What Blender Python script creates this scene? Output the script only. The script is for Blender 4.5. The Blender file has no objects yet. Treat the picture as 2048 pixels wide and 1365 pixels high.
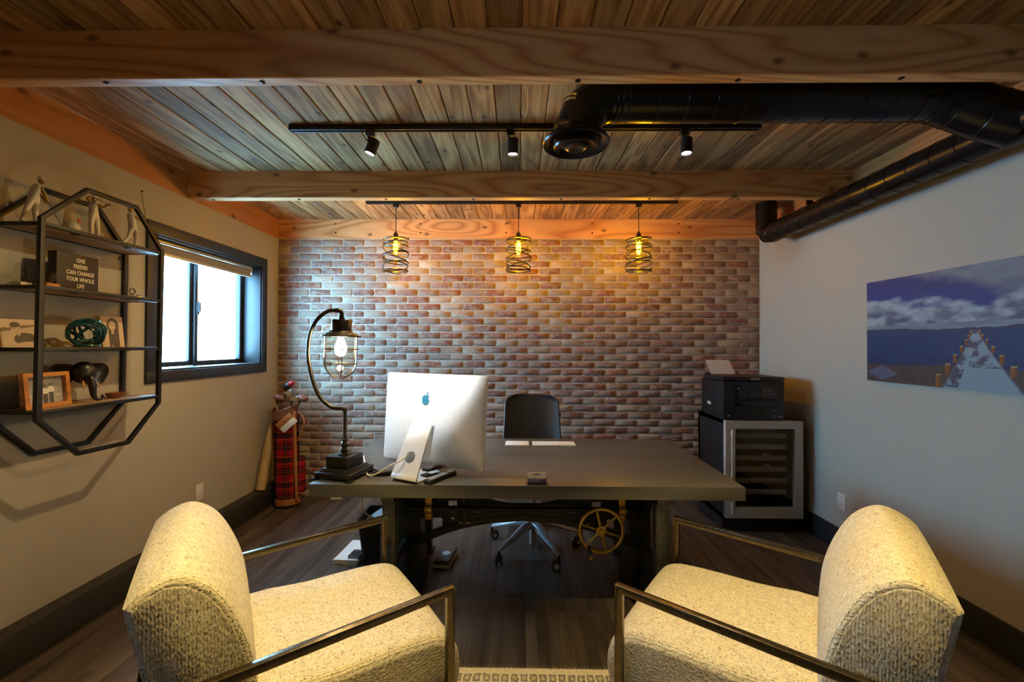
import bpy, bmesh, math, random
from mathutils import Vector, Matrix, Euler
SC = bpy.context.scene
COL = SC.collection
RND = random.Random(11)
PI = math.pi
# ------------------------------------------------------------------ camera
ZCAM = 1.4425
PITCH, YAW, ROLL = 0.00995, 0.01491, 0.00359
cy, sy = math.cos(YAW), math.sin(YAW)
r_ = Vector((cy, sy, 0)); f_ = Vector((-sy, cy, 0)); u_ = Vector((0, 0, 1))
f2 = f_*math.cos(PITCH) + u_*math.sin(PITCH); u2 = u_*math.cos(PITCH) - f_*math.sin(PITCH)
r3 = r_*math.cos(ROLL) + u2*math.sin(ROLL); u3 = u2*math.cos(ROLL) - r_*math.sin(ROLL)
cam_d = bpy.data.cameras.new('camera'); cam_d.sensor_width = 36.0; cam_d.lens = 15.0
cam_d.clip_start = 0.02
cam = bpy.data.objects.new('camera', cam_d); COL.objects.link(cam)
M3 = Matrix((r3, u3, -f2)).transposed()
cam.matrix_world = Matrix.Translation((0, 0, ZCAM)) @ M3.to_4x4()
SC.camera = cam
# ------------------------------------------------------------------ world and exposure
SC.view_settings.view_transform = 'Standard'; SC.view_settings.look = 'None'
SC.view_settings.exposure = -0.12; SC.view_settings.gamma = 1.0
SC.view_settings.use_curve_mapping = False
W = bpy.data.worlds.new('overcast_sky'); SC.world = W; W.use_nodes = True
bg = W.node_tree.nodes['Background']
bg.inputs[0].default_value = (0.30, 0.66, 1.0, 1); bg.inputs[1].default_value = 54.0
PENDANT_W, LAMP_W, SPOT_W, SPOT2_W = 17.5, 11.0, 28.0, 225.0
WARM = (1.0, 0.44, 0.0012); LAMPC = (1.0, 0.78, 0.45); NEUT = (1.0, 0.78, 0.46); YEL = (1.0, 0.74, 0.25)
SC.cycles.max_bounces = 6; SC.cycles.diffuse_bounces = 3; SC.cycles.glossy_bounces = 3
SC.cycles.use_adaptive_sampling = True; SC.cycles.adaptive_threshold = 0.07; SC.cycles.use_light_tree = False
SC.cycles.transparent_max_bounces = 10; SC.cycles.transmission_bounces = 3
SC.cycles.caustics_reflective = False; SC.cycles.caustics_refractive = False
SC.cycles.sample_clamp_indirect = 6.0
# ------------------------------------------------------------------ room dimensions (metres)
XL, XR, D, YB = -2.302, 2.268, 4.044, -1.9
ZC, ZL = 2.641, 2.456
DESK_Z = 0.77

# ================================================================== helpers
class MB:
    def __init__(s): s.v = []; s.f = []; s.a = None
    def add(s, vs, fs):
        o = len(s.v); s.v += [tuple(p) for p in vs]; s.f += [tuple(i+o for i in q) for q in fs]; return s
    def box(s, x0, x1, y0, y1, z0, z1, M=None):
        vs = [Vector((x, y, z)) for z in (z0, z1) for y in (y0, y1) for x in (x0, x1)]
        if M is not None: vs = [M @ p for p in vs]
        return s.add(vs, [(0,2,3,1),(4,5,7,6),(0,1,5,4),(2,6,7,3),(0,4,6,2),(1,3,7,5)])
    def taper(s, z0, a0, b0, z1, a1, b1, cx=0, cy=0):
        vs = [Vector((cx+x*a, cy+y*b, z)) for z, a, b in ((z0,a0,b0),(z1,a1,b1)) for y in (-1,1) for x in (-1,1)]
        return s.add(vs, [(0,2,3,1),(4,5,7,6),(0,1,5,4),(2,6,7,3),(0,4,6,2),(1,3,7,5)])
    def rings(s, rings, closed=False, caps=True):
        n = len(rings[0]); vs = [p for r in rings for p in r]; fs = []
        m = len(rings)
        for i in range(m if closed else m-1):
            for j in range(n):
                a = i*n+j; b = i*n+(j+1) % n; c = ((i+1) % m)*n+(j+1) % n; d = ((i+1) % m)*n+j
                fs.append((a, b, c, d))
        if caps and not closed:
            fs.append(tuple(reversed(range(n)))); fs.append(tuple((m-1)*n+j for j in range(n)))
        return s.add(vs, fs)
    def tube(s, path, r, n=10, closed=False, caps=True, square=False, up=None):
        P = [Vector(p) for p in path]; m = len(P)
        rr = r if hasattr(r, '__len__') else [r]*m
        prev = None; rings = []
        for i, p in enumerate(P):
            if closed: t = P[(i+1) % m] - P[i-1]
            elif i == 0: t = P[1]-P[0]
            elif i == m-1: t = P[-1]-P[-2]
            else: t = (P[i+1]-P[i]).normalized() + (P[i]-P[i-1]).normalized()
            t.normalize()
            if prev is None:
                u = Vector(up) if up else Vector((0, 0, 1)) if abs(t.z) < .9 else Vector((1, 0, 0))
            else: u = prev
            if up: u = Vector(up)
            u = u - t*u.dot(t)
            u.normalize(); prev = u; w = t.cross(u)
            k = 1.0
            if square or True:
                if 0 < i < m-1 or closed:
                    a = (P[i]-P[i-1]).normalized()
                    cs = max(.4, a.dot(t)); k = 1/cs if square else 1.0
            if square:
                q = rr[i]
                side = w*q*(k if up else 1); upv = u*q
                rings.append([p+side+upv, p-side+upv, p-side-upv, p+side-upv])
            else:
                rings.append([p + (u*math.cos(2*PI*j/n) + w*math.sin(2*PI*j/n))*rr[i] for j in range(n)])
        return s.rings(rings, closed, caps)
    def lathe(s, prof, n=24, M=None, caps=True):
        rings = [[Vector((r*math.cos(2*PI*j/n), r*math.sin(2*PI*j/n), z)) for j in range(n)] for r, z in prof]
        if M is not None: rings = [[M @ p for p in q] for q in rings]
        return s.rings(rings, False, caps)
    def cyl(s, p0, p1, r, n=16, r1=None):
        return s.tube([p0, p1], [r, r if r1 is None else r1], n)
    def prism(s, poly, fn, a, b):
        n = len(poly); vs = [fn(p, a) for p in poly] + [fn(p, b) for p in poly]
        fs = [tuple(reversed(range(n))), tuple(range(n, 2*n))] + [(i, (i+1) % n, n+(i+1) % n, n+i) for i in range(n)]
        return s.add(vs, fs)
    def ell(s, c, rx, ry, rz, M=None, nu=16, nv=10):
        c = Vector(c); rings = []
        for i in range(nv+1):
            t = PI*(i/nv); t = min(max(t, .03), PI-.03)
            q = [Vector((rx*math.sin(t)*math.cos(2*PI*j/nu), ry*math.sin(t)*math.sin(2*PI*j/nu), -rz*math.cos(t))) for j in range(nu)]
            rings.append([(c + (M @ p if M is not None else p)) for p in q])
        return s.rings(rings)
    def torus(s, c, R, r, M=None, n=40, k=10):
        c = Vector(c); rings = []
        for i in range(n):
            a = 2*PI*i/n
            q = [Vector(((R+r*math.cos(2*PI*j/k))*math.cos(a), (R+r*math.cos(2*PI*j/k))*math.sin(a), r*math.sin(2*PI*j/k))) for j in range(k)]
            rings.append([c + (M @ p if M is not None else p) for p in q])
        return s.rings(rings, closed=True)
    def mesh(s, name, bevel=0, seg=2, smooth=True, ang=35, sub=0):
        me = bpy.data.meshes.new(name); me.from_pydata(s.v, [], s.f); me.update()
        bm = bmesh.new(); bm.from_mesh(me)
        bmesh.ops.recalc_face_normals(bm, faces=bm.faces)
        if bevel:
            es = [e for e in bm.edges if len(e.link_faces) == 2 and e.calc_face_angle(0) > math.radians(30)]
            bmesh.ops.bevel(bm, geom=es, offset=bevel, segments=seg, affect='EDGES', profile=.5, clamp_overlap=True)
        bm.to_mesh(me); bm.free()
        if smooth:
            me.shade_smooth(); me.set_sharp_from_angle(angle=math.radians(ang))
        return me
    def build(s, name, mat, parent=None, bevel=0, seg=2, smooth=True, ang=35, loc=None):
        return link(name, s.mesh(name, bevel, seg, smooth, ang), mat, parent, loc)

def link(name, me, mat, parent=None, loc=None):
    if mat is not None and not me.materials: me.materials.append(mat)
    o = bpy.data.objects.new(name, me); COL.objects.link(o)
    if parent is not None: o.parent = parent
    if loc is not None: o.location = loc
    return o
def tag(o, label, cat, group=None):
    o['label'] = label; o['category'] = cat
    if group: o['group'] = group
    return o
def struct(o): o['kind'] = 'structure'; return o
def stuff(o): o['kind'] = 'stuff'; return o
def thing(name, label, cat, loc=(0, 0, 0), rz=0.0, group=None):
    o = bpy.data.objects.new(name, None); COL.objects.link(o); o.empty_display_size = .1
    o.location = loc; o.rotation_euler = (0, 0, rz); return tag(o, label, cat, group)
def copy_tree(o, parent=None):
    c = o.copy(); COL.objects.link(c)
    if parent is not None: c.parent = parent
    for ch in list(o.children): copy_tree(ch, c)
    return c
def rotm(a, ax): return Matrix.Rotation(a, 4, ax)
def arc_pts(cx, cz, r, a0, a1, n): return [(cx+r*math.cos(a0+(a1-a0)*i/n), cz+r*math.sin(a0+(a1-a0)*i/n)) for i in range(n+1)]
def spline(pts, n=8):
    P = [Vector(p) for p in pts]; out = []
    Q = [P[0]*2-P[1]] + P + [P[-1]*2-P[-2]]
    for i in range(1, len(Q)-2):
        a, b, c, d = Q[i-1], Q[i], Q[i+1], Q[i+2]
        for k in range(n):
            t = k/n
            out.append(.5*((2*b)+(c-a)*t+(2*a-5*b+4*c-d)*t*t+(3*b-a-3*c+d)*t**3))
    out.append(P[-1]); return out
def plate(name, outer, holes, thick, M):
    """flat plate with holes, drawn in x,y, extruded +-thick/2, then moved by M"""
    cu = bpy.data.curves.new(name, 'CURVE'); cu.dimensions = '2D'; cu.fill_mode = 'BOTH'; cu.extrude = thick/2
    for poly in [outer]+list(holes):
        sp = cu.splines.new('POLY'); sp.points.add(len(poly)-1); sp.use_cyclic_u = True
        for q, p in zip(sp.points, poly): q.co = (p[0], p[1], 0, 1)
    return curve_mesh(name, cu, M)
def curve_mesh(name, cu, M):
    o = bpy.data.objects.new(name, cu); COL.objects.link(o)
    dg = bpy.context.evaluated_depsgraph_get()
    me = bpy.data.meshes.new_from_object(o.evaluated_get(dg), depsgraph=dg)
    bpy.data.objects.remove(o); bpy.data.curves.remove(cu)
    me.name = name; me.transform(M); me.update(); me.materials.clear(); return me
def text_mesh(name, body, size, M, extrude=.0006, align='CENTER', spacing=1.0, bold=0.0):
    cu = bpy.data.curves.new(name, 'FONT'); cu.body = body; cu.size = size; cu.align_x = align; cu.align_y = 'CENTER'
    cu.extrude = extrude; cu.space_character = spacing; cu.offset = bold; cu.resolution_u = 3
    return curve_mesh(name, cu, M)
def skin_mesh(name, V, E, Rr, sub=2):
    me = bpy.data.meshes.new(name); me.from_pydata(V, E, []); me.update()
    o = bpy.data.objects.new(name, me); COL.objects.link(o)
    sk = o.modifiers.new('s', 'SKIN'); sk.use_smooth_shade = True
    lay = me.skin_vertices[0].data if len(me.skin_vertices) else None
    if lay is None:
        bm = bmesh.new(); bm.from_mesh(me); bm.verts.layers.skin.verify(); bm.to_mesh(me); bm.free()
        lay = me.skin_vertices[0].data
    for d_, r in zip(lay, Rr): d_.radius = (r, r) if not hasattr(r, '__len__') else r
    lay[0].use_root = True
    ss = o.modifiers.new('u', 'SUBSURF'); ss.levels = sub; ss.render_levels = sub
    dg = bpy.context.evaluated_depsgraph_get(); dg.update()
    out = bpy.data.meshes.new_from_object(o.evaluated_get(dg), depsgraph=dg)
    bpy.data.objects.remove(o); bpy.data.meshes.remove(me)
    out.name = name; out.shade_smooth(); return out
def rrect(x0, x1, y0, y1, r, n=5):
    out = []
    for cx, cy_, a in ((x1-r, y1-r, 0), (x0+r, y1-r, PI/2), (x0+r, y0+r, PI), (x1-r, y0+r, 1.5*PI)):
        out += [(cx+r*math.cos(a+PI/2*i/n), cy_+r*math.sin(a+PI/2*i/n)) for i in range(n+1)]
    return out

# ================================================================== materials
class NT:
    def __init__(s, name):
        s.m = bpy.data.materials.new(name); s.m.use_nodes = True; s.t = s.m.node_tree
        s.b = s.t.nodes['Principled BSDF']; s.out = s.t.nodes['Material Output']
    def n(s, typ, **kw):
        nd = s.t.nodes.new(typ)
        for k, v in kw.items():
            if k.startswith('i_'):
                key = k[2:]; key = int(key) if key.isdigit() else key.replace('_', ' ')
                nd.inputs[key].default_value = v
            else: setattr(nd, k, v)
        return nd
    def l(s, a, b): s.t.links.new(a, b)
    def math(s, op, a, b=None, c=None):
        nd = s.t.nodes.new('ShaderNodeMath'); nd.operation = op
        for i, x in enumerate((a, b, c)):
            if x is None: continue
            if isinstance(x, (int, float)): nd.inputs[i].default_value = x
            else: s.l(x, nd.inputs[i])
        return nd.outputs[0]
    def mix(s, fac, a, b, mode='MIX'):
        nd = s.t.nodes.new('ShaderNodeMix'); nd.data_type = 'RGBA'; nd.blend_type = mode; nd.clamp_factor = True
        for sock, x in ((nd.inputs[0], fac), (nd.inputs[6], a), (nd.inputs[7], b)):
            if isinstance(x, (int, float)): sock.default_value = x
            elif isinstance(x, tuple): sock.default_value = (*x, 1) if len(x) == 3 else x
            else: s.l(x, sock)
        return nd.outputs[2]
    def ramp(s, fac, stops, interp='LINEAR'):
        nd = s.t.nodes.new('ShaderNodeValToRGB'); cr = nd.color_ramp; cr.interpolation = interp
        while len(cr.elements) < len(stops): cr.elements.new(.5)
        for e, (p, c) in zip(cr.elements, stops): e.position = p; e.color = (*c, 1) if len(c) == 3 else c
        s.l(fac, nd.inputs[0]); return nd.outputs[0]
    def pos(s): return s.n('ShaderNodeNewGeometry').outputs['Position']
    def obj(s): return s.n('ShaderNodeTexCoord').outputs['Object']
    def mapv(s, v, scale=(1, 1, 1), loc=None):
        nd = s.n('ShaderNodeVectorMath', operation='MULTIPLY'); s.l(v, nd.inputs[0]); nd.inputs[1].default_value = scale
        if loc is None: return nd.outputs[0]
        ad = s.n('ShaderNodeVectorMath', operation='ADD'); s.l(nd.outputs[0], ad.inputs[0])
        if isinstance(loc, tuple): ad.inputs[1].default_value = loc
        else: s.l(loc, ad.inputs[1])
        return ad.outputs[0]
    def noise(s, v, scale, detail=3, rough=.55, dist=0):
        nd = s.n('ShaderNodeTexNoise'); s.l(v, nd.inputs['Vector'])
        nd.inputs['Scale'].default_value = scale; nd.inputs['Detail'].default_value = detail
        nd.inputs['Roughness'].default_value = rough; nd.inputs['Distortion'].default_value = dist
        return nd.outputs['Fac']
    def rand(s): return s.n('ShaderNodeObjectInfo').outputs['Random']
    def bump(s, h, strength=.3, dist=.01):
        nd = s.n('ShaderNodeBump'); nd.inputs['Strength'].default_value = strength; nd.inputs['Distance'].default_value = dist
        s.l(h, nd.inputs['Height']); s.l(nd.outputs[0], s.b.inputs['Normal'])
    def col(s, c): s.l(c, s.b.inputs['Base Color']) if not isinstance(c, tuple) else setattr(s.b.inputs['Base Color'], 'default_value', (*c, 1))
    def set(s, **kw):
        for k, v in kw.items(): s.b.inputs[k.replace('_', ' ')].default_value = v
        return s

def P(name, c, rough=.5, metal=0.0, var=.15, scale=25, bump=0.0, bscale=None, coat=0.0, spec=None):
    n = NT(name); v = n.obj(); f = n.noise(v, scale, 4)
    d_ = tuple(max(0, x*(1-var)) for x in c); l_ = tuple(min(1, x*(1+var)) for x in c)
    n.col(n.ramp(f, [(.3, d_), (.7, l_)])); n.set(Roughness=rough, Metallic=metal)
    if coat: n.set(Coat_Weight=coat, Coat_Roughness=.15)
    if spec is not None: n.set(Specular_IOR_Level=spec)
    if bump: n.bump(n.noise(v, bscale or scale*6, 3), bump, .002)
    return n.m
def emis(name, c, strength):
    n = NT(name); n.t.nodes.remove(n.b); e = n.n('ShaderNodeEmission'); e.inputs[0].default_value = (*c, 1); e.inputs[1].default_value = strength
    n.l(e.outputs[0], n.out.inputs[0]); return n.m
def glass(name, tint=(1, 1, 1), refl=.06, rough=.02, edge=.5):
    n = NT(name); n.t.nodes.remove(n.b)
    t = n.n('ShaderNodeBsdfTransparent'); t.inputs[0].default_value = (*tint, 1)
    g = n.n('ShaderNodeBsdfGlossy'); g.inputs['Roughness'].default_value = rough
    lw = n.n('ShaderNodeLayerWeight'); lw.inputs[0].default_value = edge
    fac = n.math('ADD', n.math('MULTIPLY', n.math('POWER', lw.outputs['Facing'], 3.0), .6), refl)
    mx = n.n('ShaderNodeMixShader'); n.l(fac, mx.inputs[0]); n.l(t.outputs[0], mx.inputs[1]); n.l(g.outputs[0], mx.inputs[2])
    n.l(mx.outputs[0], n.out.inputs[0]); return n.m
def wood(name, dark, mid, light, axis=1, rough=.5, scale=3.0, rings=7.0, contrast=1.0, knots=0.0, vary=.35, bump=.15, streak=.4, local=False, saw=0.0, flat=None):
    n = NT(name); v = n.obj() if local else n.pos(); r = n.rand()
    cv = n.n('ShaderNodeCombineXYZ')
    for i, k in enumerate((13.0, 29.0, 7.0)): n.l(n.math('MULTIPLY', r, k), cv.inputs[i])
    s1 = [1.0, 1.0, 1.0]; s1[axis] = .11
    s2 = [1.0, 1.0, 1.0]; s2[axis] = .018
    v1 = n.mapv(v, tuple(s1), cv.outputs[0]); v2 = n.mapv(v, tuple(s2), cv.outputs[0])
    ring = n.math('PINGPONG', n.math('MULTIPLY', n.noise(v1, scale, 1.5, .4, .3), rings*2), 1.0)
    st = n.noise(v2, 130, 4, .6)
    f = n.math('ADD', n.math('MULTIPLY', ring, 1-streak), n.math('MULTIPLY', st, streak))
    f = n.math('ADD', n.math('MULTIPLY', n.math('SUBTRACT', f, .5), contrast), .5)
    c = n.ramp(f, [(.12, dark), (.45, mid), (.85, light)])
    if knots:
        cross = [i for i in range(3) if i != axis and i != flat][0]
        sp3 = n.n('ShaderNodeSeparateXYZ'); n.l(v, sp3.inputs[0]); cb3 = n.n('ShaderNodeCombineXYZ')
        n.l(n.math('ADD', n.math('MULTIPLY', sp3.outputs[axis], .62), n.math('MULTIPLY', r, 29.0)), cb3.inputs[0])
        n.l(n.math('ADD', sp3.outputs[cross], n.math('MULTIPLY', r, 13.0)), cb3.inputs[1])
        vo = n.n('ShaderNodeTexVoronoi', voronoi_dimensions='2D'); n.l(cb3.outputs[0], vo.inputs['Vector']); vo.inputs['Scale'].default_value = knots
        k = n.ramp(vo.outputs['Distance'], [(.0, (1, 1, 1)), (.030, (.8, .8, .8)), (.055, (.25, .25, .25)), (.085, (0, 0, 0))])
        c = n.mix(k, c, tuple(x*.35 for x in dark))
    if saw:
        sv = n.n('ShaderNodeTexWave'); sv.inputs['Scale'].default_value = 30; sv.inputs['Distortion'].default_value = 4; sv.inputs['Detail'].default_value = 2
        n.l(n.mapv(v, (1.0, .8, 1.0), cv.outputs[0]), sv.inputs['Vector'])
        c = n.mix(n.math('MULTIPLY', sv.outputs['Fac'], saw), c, tuple(x*.55 for x in mid))
    bri = n.math('ADD', n.math('MULTIPLY', r, vary), 1-vary/2)
    hsv = n.n('ShaderNodeHueSaturation'); n.l(c, hsv.inputs['Color']); n.l(bri, hsv.inputs['Value'])
    n.col(hsv.outputs[0]); n.set(Roughness=rough)
    if bump: n.bump(st, bump, .003)
    return n.m

M = {}
M['paint'] = P('white_wall_paint', (.465, .43, .37), .75, var=.015, scale=6, bump=.06, bscale=220)
M['charcoal'] = P('charcoal_trim_paint', (.022, .024, .027), .46, var=.1, bump=.03)
M['curb'] = P('dark_grey_curb_paint', (.034, .032, .027), .55, var=.12, bump=.08)
M['ceil_wood'] = wood('rough_sawn_plank', (.16, .070, .022), (.39, .200, .070), (.58, .345, .145), 1, .75, 15.0, 3.4, 1.35, knots=4.2, vary=.85, bump=.5, streak=.62, saw=.30, flat=2)
M['fir'] = wood('fir_beam', (.52, .195, .055), (.75, .385, .15), (.84, .475, .20), 0, .55, 3.4, 22.0, .85, knots=3.6, vary=.1, bump=.06, streak=.25, flat=1)
M['fir_y'] = wood('fir_ledger', (.36, .13, .032), (.47, .19, .055), (.52, .24, .075), 1, .55, 3.4, 14.0, .6, knots=2.6, vary=.1, bump=.06, streak=.3, flat=0)
M['floor'] = wood('dark_oak_floor', (.036, .026, .020), (.082, .061, .047), (.128, .097, .074), 1, .34, 4.0, 6.0, .9, vary=.5, bump=.12, streak=.5)
M['desk'] = wood('grey_stained_desktop', (.050, .047, .042), (.088, .083, .074), (.120, .113, .100), 0, .36, 3.0, 5.0, .6, vary=0, bump=.05, streak=.7)
M['iron'] = P('black_cast_iron', (.012, .012, .012), .45, .3, .3, 40, .15, 300)
M['steel_post'] = P('worn_steel_post', (.060, .057, .048), .45, .5, .4, 35, .1)
M['brass'] = P('aged_brass', (.50, .30, .055), .38, .75, .2, 30, .05)
M['black'] = P('black_powder_coat', (.008, .008, .009), .48, .1, .2, 30, .04, 300)
M['duct'] = P('satin_black_duct', (.014, .014, .015), .26, .5, .2, 12)
M['bronze'] = P('dark_bronze_tube', (.145, .115, .075), .27, .95, .3, 60, .12, 90)
M['gunmetal'] = P('antique_gunmetal', (.095, .082, .068), .33, .9, .25, 40, .05)
M['gun_dark'] = P('black_bronze_base', (.035, .032, .030), .30, .7, .2, 40, .04)
M['alu'] = P('brushed_aluminium', (.76, .77, .79), .45, .22, .03, 40)
M['alu_base'] = P('polished_aluminium', (.62, .63, .65), .28, .45, .05, 40)
M['steel'] = P('stainless_steel', (.60, .585, .55), .38, .35, .08, 60)
M['plastic'] = P('black_plastic', (.012, .012, .013), .4, 0, .15, 60, .05, 600)
M['plastic_g'] = P('glossy_black_plastic', (.008, .008, .010), .12, 0, .1, 60)
M['white_pl'] = P('white_plastic', (.80, .80, .78), .4, 0, .03, 30)
M['cable_w'] = P('white_cable', (.72, .70, .66), .45, 0, .05, 30)
M['leather'] = P('black_leather', (.016, .016, .017), .42, 0, .2, 50, .25, 260)
M['tan_leather'] = P('tan_leather', (.42, .155, .045), .5, 0, .2, 25, .15, 120)
M['brown_leather'] = P('brown_leather', (.20, .075, .035), .5, 0, .25, 25, .15, 120)
M['paper'] = P('white_paper', (.78, .77, .75), .7, 0, .03, 20)
M['cream'] = P('cream_card', (.76, .70, .55), .6, 0, .03, 30)
M['shelf_wood'] = wood('rustic_shelf_board', (.20, .11, .05), (.36, .215, .11), (.48, .31, .17), 1, .6, 5, 6, 1.0, vary=.15, bump=.1, streak=.5)
M['frame_wood'] = wood('orange_frame_wood', (.30, .10, .02), (.52, .20, .045), (.62, .27, .07), 1, .4, 8, 4, .8, vary=0, bump=.03)
M['slat_wood'] = P('pale_rack_front', (.62, .58, .53), .4, .3, .06, 30)
M['bat_wood'] = wood('pale_ash_wood', (.40, .26, .10), (.56, .40, .18), (.64, .48, .24), 2, .5, 6, 5, .7, vary=0, bump=.03, local=True)
M['porcelain'] = P('white_porcelain', (.62, .58, .52), .3, 0, .04, 30, 0)
M['gold_paint'] = P('gold_paint', (.40, .24, .05), .35, .7, .2, 60)
M['ebony'] = P('carved_ebony', (.022, .015, .012), .32, 0, .35, 30, .25, 90)
M['red'] = P('red_paint', (.45, .02, .02), .4, 0, .1, 30)
M['teal_glass'] = P('teal_glass', (.010, .060, .062), .06, 0, .25, 30, 0, coat=.6)
M['amber_glass'] = P('amber_glass', (.20, .055, .018), .08, 0, .3, 40, 0, coat=.5)
M['pane'] = glass('window_glass', (.97, .99, 1), .03)
M['clear'] = glass('clear_glass', (.96, .95, .92), .05)
M['lamp_glass'] = glass('lamp_jar_glass', (.97, .94, .86), .04, .03)
M['dark_pane'] = glass('tinted_door_glass', (.80, .82, .84), .06, .03)
M['chrome'] = P('chrome', (.75, .75, .76), .12, 1, .03, 30)
M['blind'] = P('grey_blind_fabric', (.32, .31, .29), .7, 0, .06, 200, .1, 400)
M['ink'] = P('letter_cream_paint', (.85, .80, .60), .6, 0, .05, 60)
M['lettering'] = P('pale_print', (.55, .56, .56), .5, 0, .02, 60)
# ---- brick, mortar, boucle, rug, plaid materials
def brick_mat():
    n = NT('reclaimed_brick'); v = n.pos()
    at = n.n('ShaderNodeAttribute', attribute_name='rnd'); at.attribute_type = 'GEOMETRY'
    r = at.outputs['Fac']
    base = n.ramp(r, [(0, (.27, .125, .095)), (.13, (.36, .14, .085)), (.24, (.29, .175, .150)), (.38, (.36, .225, .175)),
                      (.52, (.40, .295, .225)), (.68, (.35, .275, .22)), (.82, (.46, .36, .27)), (.92, (.60, .47, .34)), (.985, (.40, .14, .07))], 'CONSTANT')
    sm = n.noise(n.mapv(v, (1, 1, 1.6)), 17, 5, .65, .5)
    wash = n.ramp(sm, [(.44, (0, 0, 0)), (.58, (1, 1, 1))])
    c = n.mix(n.math('MULTIPLY', wash, .68), base, (.45, .38, .30))
    sp = n.noise(v, 90, 4, .7)
    c = n.mix(n.ramp(sp, [(.28, (.7, .7, .7)), (.38, (0, 0, 0))]), c, (.16, .09, .07))
    big = n.noise(v, 5, 2)
    c = n.mix(n.ramp(big, [(.35, (.5, .5, .5)), (.65, (0, 0, 0))]), c, n.mix(.6, c, (.20, .12, .11)))
    n.col(c); n.set(Roughness=.9, Specular_IOR_Level=.2)
    n.bump(n.noise(v, 140, 5, .7), .45, .006); return n.m
M['brick'] = brick_mat()
def mortar_mat():
    n = NT('sandy_mortar'); v = n.pos()
    n.col(n.ramp(n.noise(v, 40, 5, .7), [(.3, (.50, .46, .39)), (.7, (.66, .615, .53))])); n.set(Roughness=.95, Specular_IOR_Level=.1)
    n.bump(n.noise(v, 160, 5, .7), .6, .006); return n.m
M['mortar'] = mortar_mat()
def boucle(name, base, light, dark, fac, ribs):
    n = NT(name); v = n.obj()
    wv = n.n('ShaderNodeTexWave'); wv.wave_type = 'BANDS'; wv.bands_direction = 'X' if not ribs else 'Y'
    wv.inputs['Scale'].default_value = 42; wv.inputs['Distortion'].default_value = 1.5; wv.inputs['Detail'].default_value = 2; n.l(v, wv.inputs['Vector'])
    vo = n.n('ShaderNodeTexVoronoi'); vo.inputs['Scale'].default_value = 230; n.l(n.mapv(v, (1, .5, .6) if not ribs else (.5, 1, .35)), vo.inputs['Vector'])
    ns = n.noise(v, 170, 2, .6)
    fl = n.math('MULTIPLY', n.math('GREATER_THAN', ns, .545), n.math('LESS_THAN', vo.outputs['Distance'], .45))
    c = n.ramp(n.noise(v, 60, 3), [(.3, base), (.7, light)])
    c = n.mix(n.math('MULTIPLY', fl, fac), c, dark)
    n.col(c); n.set(Roughness=.95, Specular_IOR_Level=.1, Sheen_Weight=.15)
    h = n.math('ADD', n.math('MULTIPLY', wv.outputs['Fac'], .5), n.math('MULTIPLY', n.math('SUBTRACT', 1.0, vo.outputs['Distance']), .8))
    n.bump(h, .7, .003); return n.m
M['boucle'] = boucle('cream_boucle', (.50, .43, .32), (.66, .59, .46), (.10, .075, .05), .75, False)
M['boucle_rib'] = boucle('cream_ribbed_boucle', (.46, .39, .29), (.62, .55, .42), (.11, .08, .055), .8, True)
def rug_mat():
    n = NT('patterned_rug'); v = n.obj()
    w = n.n('ShaderNodeVectorMath', operation='ADD'); n.l(v, w.inputs[0])
    nz = n.n('ShaderNodeTexNoise'); nz.inputs['Scale'].default_value = 45; n.l(v, nz.inputs['Vector'])
    sc = n.n('ShaderNodeVectorMath', operation='SCALE'); n.l(nz.outputs['Color'], sc.inputs[0]); sc.inputs['Scale'].default_value = .020
    n.l(sc.outputs[0], w.inputs[1])
    sx = n.n('ShaderNodeSeparateXYZ'); n.l(w.outputs[0], sx.inputs[0])
    fx = n.math('ABSOLUTE', n.math('SUBTRACT', n.math('FRACT', n.math('DIVIDE', sx.outputs[0], .041)), .5))
    fy = n.math('ABSOLUTE', n.math('SUBTRACT', n.math('FRACT', n.math('DIVIDE', n.math('ADD', sx.outputs[1], .0446), .115)), .5))
    dx = n.math('MULTIPLY', fx, .041); dy = n.math('MULTIPLY', fy, .115)
    mx_ = n.math('MAXIMUM', dx, n.math('MULTIPLY', dy, .72))
    ring = n.math('MULTIPLY', n.math('LESS_THAN', mx_, .0155), n.math('GREATER_THAN', mx_, .0080))
    cen = n.math('LESS_THAN', mx_, .0080)
    c = n.ramp(n.noise(v, 120, 3), [(.3, (.50, .42, .29)), (.7, (.66, .57, .42))])
    c = n.mix(n.math('MULTIPLY', cen, n.math('MULTIPLY', n.noise(v, 9, 1), 1.0)), c, (.36, .22, .10))
    c = n.mix(n.math('MULTIPLY', ring, .85), c, n.ramp(n.noise(v, 70, 2), [(.35, (.055, .055, .06)), (.7, (.19, .18, .165))]))
    n.col(c); n.set(Roughness=.95, Specular_IOR_Level=.1); n.bump(n.noise(v, 300, 3), .7, .006); return n.m
M['rug'] = rug_mat()
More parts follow.
